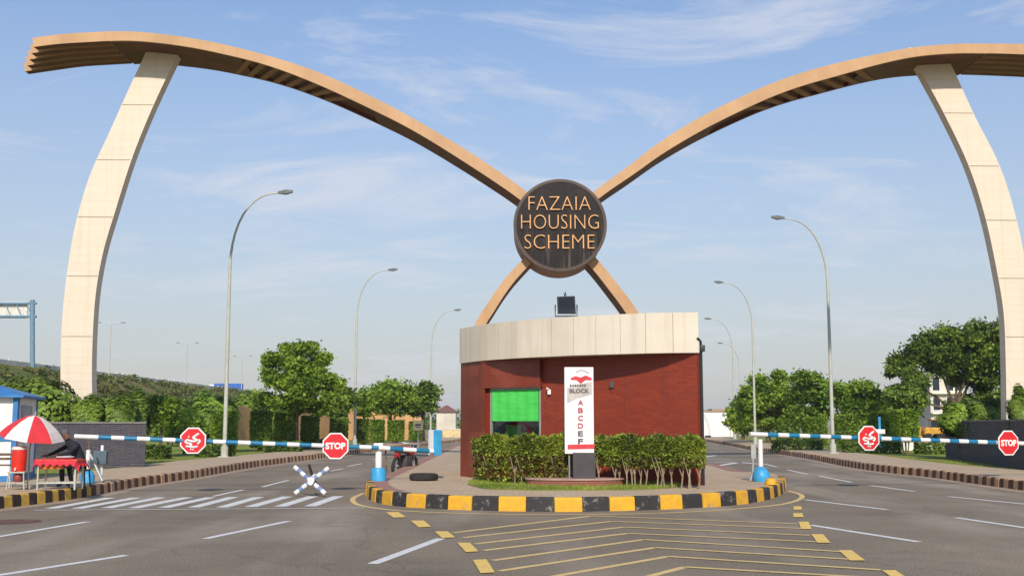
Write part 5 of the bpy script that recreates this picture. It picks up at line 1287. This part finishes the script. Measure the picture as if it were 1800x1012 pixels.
for p, q in ((c0, cA), (c0, cB)):
    d = (q - p).normalized(); n_ = Vector((d.y, -d.x, 0)); n_ = n_ if n_.dot(Vector((0, -1, 0))) > 0 or n_.x > .5 else -n_
    if p is c0 and q is cB: n_ = Vector((abs(d.y), -abs(d.x), 0))
    b.hexa([p + d * .07 + n_ * .02 + Vector((0, 0, z)) for z in (1.02, 1.2)] + [q + n_ * .02 + Vector((0, 0, z)) for z in (1.2, 1.02)], [p + d * .07 - n_ * .02 + Vector((0, 0, z)) for z in (1.02, 1.2)] + [q - n_ * .02 + Vector((0, 0, z)) for z in (1.2, 1.02)])
    b.hexa([p + d * .07 + n_ * .02 + Vector((0, 0, z)) for z in (0, .15)] + [q + n_ * .02 + Vector((0, 0, z)) for z in (.15, 0)], [p + d * .07 - n_ * .02 + Vector((0, 0, z)) for z in (0, .15)] + [q - n_ * .02 + Vector((0, 0, z)) for z in (.15, 0)])
b.build('blue_band', M['kblue'], kq)
b = MB(); ce = (c0 + cC) / 2; e = .3
eav = [v + (v - ce).normalized() * e for v in (cA, c0, cB, cC)]
b.hexa([Vector((v.x, v.y, 2.38)) for v in eav], [Vector((v.x, v.y, 2.44)) for v in eav]); ap = [ce + (v - ce) * .06 for v in eav]
b.hexa([Vector((v.x, v.y, 2.44)) for v in eav], [Vector((v.x, v.y, 2.85)) for v in ap]); b.build('roof', M['kblue'], kq)
b = MB(); d = (cB - c0).normalized(); n_ = Vector((d.y, -d.x, 0)); p = c0 + d * .6 + n_ * .03; b.hexa([p + Vector((0, 0, 1.2)), p + d * 1.3 + Vector((0, 0, 1.2)), p + d * 1.3 + Vector((0, 0, 1.95)), p + Vector((0, 0, 1.95))], [v - n_ * .04 for v in [p + Vector((0, 0, 1.2)), p + d * 1.3 + Vector((0, 0, 1.2)), p + d * 1.3 + Vector((0, 0, 1.95)), p + Vector((0, 0, 1.95))]]) 
b.build('shutter', mat('grey_shutter', srgb('a9a6a8'), .6), kq)

YU = 26.2
uc = P(58, 764, YU); ap = P(52, 727, YU); Ru = .64
um = empty('parasol', (uc.x, YU, .25), 'tilted red and white parasol shading the food table', 'parasol')
til = Matrix.Rotation(math.radians(9), 4, 'Y') @ Matrix.Rotation(math.radians(6), 4, 'X')
b = MB(); n = 8; sub = 4; rings = [(0, .48), (.25, .44), (.5, .33), (.75, .18), (.92, .04), (1.0, -.04)]
T_ = Matrix.Translation(P(56, 766, YU)) @ til
for k in range(n):
    for (r0, h0_), (r1_, h1_) in zip(rings[:-1], rings[1:]):
        for s in range(sub):
            def pt(r, h, u):
                a0_ = (k + u) * 2 * math.pi / n + .28; sag = 1 - .09 * math.sin(math.pi * u) * r; return T_ @ Vector((r * sag * Ru * 1.12 * math.cos(a0_), r * sag * Ru * 1.12 * math.sin(a0_), h - .03 * math.sin(math.pi * u) * r * 0))
            u0, u1 = s / sub, (s + 1) / sub
            b.add([pt(r0, h0_, u0), pt(r1_, h1_, u0), pt(r1_, h1_, u1), pt(r0, h0_, u1)], [(0, 1, 2, 3)], k % 2)
canopy = b.build('canopy', [M['umb_red'], M['umb_white']], um, True)
b = MB(); b.tube([T_ @ Vector((0, 0, .5)), T_ @ Vector((0, 0, .52 + .05))], .02, 6); b.tube([T_ @ Vector((0, 0, .5)), T_ @ Vector((0, 0, -.3)), T_ @ Vector((0, 0, -.35)) + Vector((0, 0, -.9))], .018, 8); b.build('pole', M['steel'], um)
b = MB()
for k in range(n): a0_ = k * 2 * math.pi / n + .28; b.tube([T_ @ Vector((0, 0, .1)), T_ @ Vector((.5 * math.cos(a0_), .5 * math.sin(a0_), .24))], .006, 4)
b.build('ribs', M['steel'], um)

YTb = 25.6
t0, t1 = P(60, 806, YTb), P(138, 806, YTb + .0); tz = .9
tb = empty('food_table', ((t0.x + t1.x) / 2, YTb + .3, .25), 'small table with a red cloth under the parasol on the left pavement', 'table')
cx_ = (t0.x + t1.x) / 2; w_ = t1.x - t0.x
b = MB(); b.box((cx_, YTb + .28, tz), (w_ * .94, .56, .03)); b.build('tabletop', M['orange'], tb)
for x in (-.42, .42):
    for y in (.06, .5):
        b = MB(); b.box((cx_ + x * w_ , YTb + y, (.25 + tz) / 2), (.035, .035, tz - .25)); b.build('leg', M['lamp_grey'], tb)
b = MB(); b.box((cx_, YTb + .06, .4), (w_ * .8, .025, .03)); b.box((cx_, YTb + .5, .4), (w_ * .8, .025, .03)); b.build('stretcher', M['lamp_grey'], tb)
b = MB(); b.box((cx_ - .12, YTb + .1, .79), (.5, .1, .17), 0, 0, .01); b.build('drawer', M['orange'], tb)
# cloth
b = MB(); nx, ny = 26, 12; rg = np.random.default_rng(3); vs = []
for j in range(ny + 1):
    for i in range(nx + 1):
        u, v = i / nx, j / ny; x = cx_ - w_ * .53 + u * w_ * 1.06; y = YTb - .05 + v * .68; z = tz + .022 + .006 * math.sin(i * 1.3)
        ed = min(u, 1 - u) * nx; ev = min(v, 1 - v) * ny
        if ed < 1 : z -= .14 + .03 * math.sin(j * 1.9)
        if ev < 1: z -= .13 + .035 * math.sin(i * 1.7); y += .012 * math.sin(i * 2.1)
        vs.append((x, y, z))
b.add(vs, [(j * (nx + 1) + i, j * (nx + 1) + i + 1, (j + 1) * (nx + 1) + i + 1, (j + 1) * (nx + 1) + i) for j in range(ny) for i in range(nx)])
o = b.build('tablecloth', M['redcloth'], None, True); tag(o, 'red cloth draped over the small table under the parasol', 'tablecloth')
b = MB(); b.lathe([(.0001, 0), (.13, 0), (.2, .04), (.19, .05), (.0001, .06)], (cx_ + .1, YTb + .25, tz + .03), 20); o = b.build('tray', M['white'], None, True); tag(o, 'white tray lying on the red tablecloth', 'tray')
# cooler with stand
YC = 25.9; cc = P(34, 806, YC)
st = empty('cooler_stand', (cc.x, YC, .25), 'rusty metal stand carrying the red water cooler', 'stand')
for dx_, dy_ in ((-.2, -.15), (.2, -.15), (-.2, .15), (.2, .15)):
    b = MB(); b.tube([(cc.x + dx_, YC + dy_, .25), (cc.x + dx_ * .8, YC + dy_ * .8, .63)], .014, 6); b.build('leg', M['lamp_grey'], st)
b = MB(); b.box((cc.x, YC, .63), (.4, .32, .03)); b.box((cc.x, YC, .4), (.36, .28, .02)); b.build('shelf', M['lamp_grey'], st)
b = MB(); b.lathe([(.09, .42), (.1, .44), (.1, .55), (.07, .6)], (cc.x, YC, 0), 14); o = b.build('jug', mat('dull_red_jug', srgb('8a3a36'), .5), None, True); tag(o, 'dull red jug on the lower shelf of the cooler stand', 'jug')
co = empty('water_cooler', (cc.x, YC, .645), 'round red drinks cooler on its stand beside the parasol', 'water cooler')
b = MB(); b.lathe([(.14, .645), (.15, .68), (.16, .9), (.16, 1.1), (.155, 1.13)], (cc.x, YC, 0), 28); b.build('body', M['redplastic'], co, True)
b = MB(); b.lathe([(.17, 1.13), (.17, 1.17), (.14, 1.2), (.05, 1.21)], (cc.x, YC, 0), 28); b.tube([(cc.x - .1, YC, 1.2), (cc.x - .07, YC, 1.28), (cc.x + .07, YC, 1.28), (cc.x + .1, YC, 1.2)], .012, 6); b.build('lid', M['umb_white'], co, True)
b = MB(); b.tube([(cc.x, YC - .14, .72), (cc.x, YC - .2, .72), (cc.x, YC - .2, .68)], .016, 8); b.build('tap', M['white'], co, True)
# bench at the far left
bq = P(8, 812, 26.6); bn = empty('bench', (bq.x, 26.6, .25), 'small brown slatted bench left of the red cooler', 'bench')
b = MB(); b.box((bq.x - .1, 26.6, .76), (.7, .34, .03)); b.build('seat', M['bark'], bn); b = MB(); b.box((bq.x - .1, 26.78, 1.0), (.7, .03, .06)); b.box((bq.x - .1, 26.78, .9), (.7, .03, .06)); b.build('backrest', M['bark'], bn)
for x in (-.4, .2):
    b = MB(); b.tube([(bq.x + x, 26.46, .25), (bq.x + x, 26.46, .76)], .018, 6); b.tube([(bq.x + x, 26.78, .25), (bq.x + x, 26.78, 1.03)], .018, 6); b.build('leg', M['lamp_grey'], bn)

# person sitting behind the table, bent over it
def skin_body(name, joints, edges, m, parent, sub=2):
    o_ = offs(parent)
    me = bpy.data.meshes.new(name); me.from_pydata([tuple(Vector(j[:3]) - o_) for j in joints], edges, []); ob = bpy.data.objects.new(name, me); COL.objects.link(ob)
    sk = ob.modifiers.new('skin', 'SKIN'); sk.use_smooth_shade = True; sb = ob.modifiers.new('sub', 'SUBSURF'); sb.levels = sub; sb.render_levels = sub
    for i, j in enumerate(joints): me.skin_vertices[0].data[i].radius = (j[3], j[4] if len(j) > 4 else j[3]); me.skin_vertices[0].data[i].use_root = (i == 0)
    me.materials.append(m)
    dg = bpy.context.evaluated_depsgraph_get(); m2 = bpy.data.meshes.new_from_object(ob.evaluated_get(dg)); bpy.data.objects.remove(ob)
    m2.materials.clear(); m2.materials.append(m); m2.polygons.foreach_set('use_smooth', [True] * len(m2.polygons))
    o2 = bpy.data.objects.new(name, m2); COL.objects.link(o2); o2.parent = parent; return o2
YPn = 26.75; px_ = az(136) * YPn
pn = empty('person', (px_, YPn, .25), 'person in dark clothes and grey cap bent over the food table under the parasol', 'person')
J = [(px_ + .12, YPn, .78, .15, .13), (px_ + .06, YPn - .02, .96, .15, .13), (px_ - .06, YPn - .06, 1.17, .17, .13), (px_ - .16, YPn - .1, 1.3, .08, .08), (px_ - .2, YPn - .13, 1.37, .05, .05),
     (px_ + .1, YPn - .2, 1.22, .07), (px_ + .0, YPn - .42, 1.05, .05), (px_ - .24, YPn - .5, .99, .035),
     (px_ - .2, YPn + .12, 1.22, .07), (px_ - .38, YPn - .12, 1.08, .05), (px_ - .5, YPn - .36, .99, .035),
     (px_ + .12, YPn - .12, .76, .1), (px_ - .2, YPn - .3, .78, .075), (px_ - .16, YPn - .34, .35, .05), (px_ - .26, YPn - .42, .3, .035),
     (px_ + .14, YPn + .12, .76, .1), (px_ - .18, YPn + .06, .78, .075), (px_ - .1, YPn + .06, .35, .05), (px_ - .2, YPn - .02, .3, .035)]
E = [(0, 1), (1, 2), (2, 3), (3, 4), (2, 5), (5, 6), (6, 7), (2, 8), (8, 9), (9, 10), (0, 11), (11, 12), (12, 13), (13, 14), (0, 15), (15, 16), (16, 17), (17, 18)]
body = skin_body('body', J, E, M['dcloth'], pn)
hc = Vector((px_ - .2, YPn - .18, 1.46))
RH = Matrix.Rotation(math.radians(-28), 4, 'Y')
b = MB(); b.lathe([(.0001, -.13), (.045, -.12), (.07, -.07), (.082, 0), (.084, .05), (.07, .1), (.035, .125), (.0001, .13)], hc, 20, 0, RH)
b.tube([hc + RH @ Vector((-.075, -.01, .0)), hc + RH @ Vector((-.105, -.01, -.03)), hc + RH @ Vector((-.08, -.01, -.035))], [.012, .014, .008], 6)
b.box(hc + RH @ Vector((.01, -.085, -.01)), (.03, .02, .05), 0, 0, .006); b.box(hc + RH @ Vector((.01, .085, -.01)), (.03, .02, .05), 0, 0, .006); b.build('head', M['skin'], pn, True)
b = MB(); b.lathe([(.09, .01), (.094, .05), (.08, .11), (.04, .14), (.0001, .145)], hc + Vector((.01, 0, 0)), 20, 0, RH); b.build('cap', M['greyhair'], pn, True)
for sgn, wx in ((0, Vector((px_ - .24, YPn - .5, .99))), (1, Vector((px_ - .5, YPn - .36, .99)))):
    b = MB(); d = Vector((-1, -.15, -.12)).normalized(); s_ = Vector((0, 1, 0)); b.tube([wx, wx + d * .05, wx + d * .1], [.028, .036, .03], 8)
    for k in range(4): q = wx + d * .09 + s_ * (-.03 + .02 * k); b.tube([q, q + d * (.04 + .008 * (k in (1, 2))), q + d * .07 + Vector((0, 0, -.025))], [.01, .009, .007], 6)
    q = wx + d * .03 + s_ * -.03; b.tube([q, q + d * .03 - s_ * .03, q + d * .06 - s_ * .035], [.012, .01, .008], 6); b.build('hand', M['skin'], pn, True)
# stool
sl = empty('stool', (px_ + .12, YPn, .25), 'dark plastic stool under the seated person', 'stool')
b = MB(); b.box((px_ + .12, YPn, .64), (.36, .36, .04), 0, 0, .015); b.build('seat', M['black_metal'], sl)
for dx_, dy_ in ((-.15, -.15), (.15, -.15), (-.15, .15), (.15, .15)):
    b = MB(); b.tube([(px_ + .12 + dx_ * 1.2, YPn + dy_ * 1.2, .25), (px_ + .12 + dx_, YPn + dy_, .63)], .018, 6); b.build('leg', M['black_metal'], sl)
# manhole / rusty patch at left foreground
b = MB(); c = G(15, 916, .006); n = 24; b.add([(c.x + .55 * math.cos(k * 6.283 / n), c.y + .5 * math.sin(k * 6.283 / n), .006) for k in range(n)], [tuple(range(n))]); struct(b, 'manhole_cover', mat('rusty_iron', srgb('6f4c3c'), .8, .2, 6))

# ------------------------------------------------------------------ air
hm = bpy.data.materials.new('haze_air'); hm.use_nodes = True; t = hm.node_tree; t.nodes.clear()
o_ = t.nodes.new('ShaderNodeOutputMaterial'); v = t.nodes.new('ShaderNodeVolumePrincipled'); v.inputs['Color'].default_value = (.95, .95, .94, 1); v.inputs['Density'].default_value = .0003; v.inputs['Anisotropy'].default_value = .2
t.links.new(v.outputs[0], o_.inputs['Volume'])
HAZE = True
if HAZE:
    b = MB(); b.box((0, 3000 - 350, 12), (8100, 6700, 28)); hz_o = b.build('haze', hm, None); tag(hz_o, 'thin pale haze lying over the whole scene', 'haze', None, 'stuff')
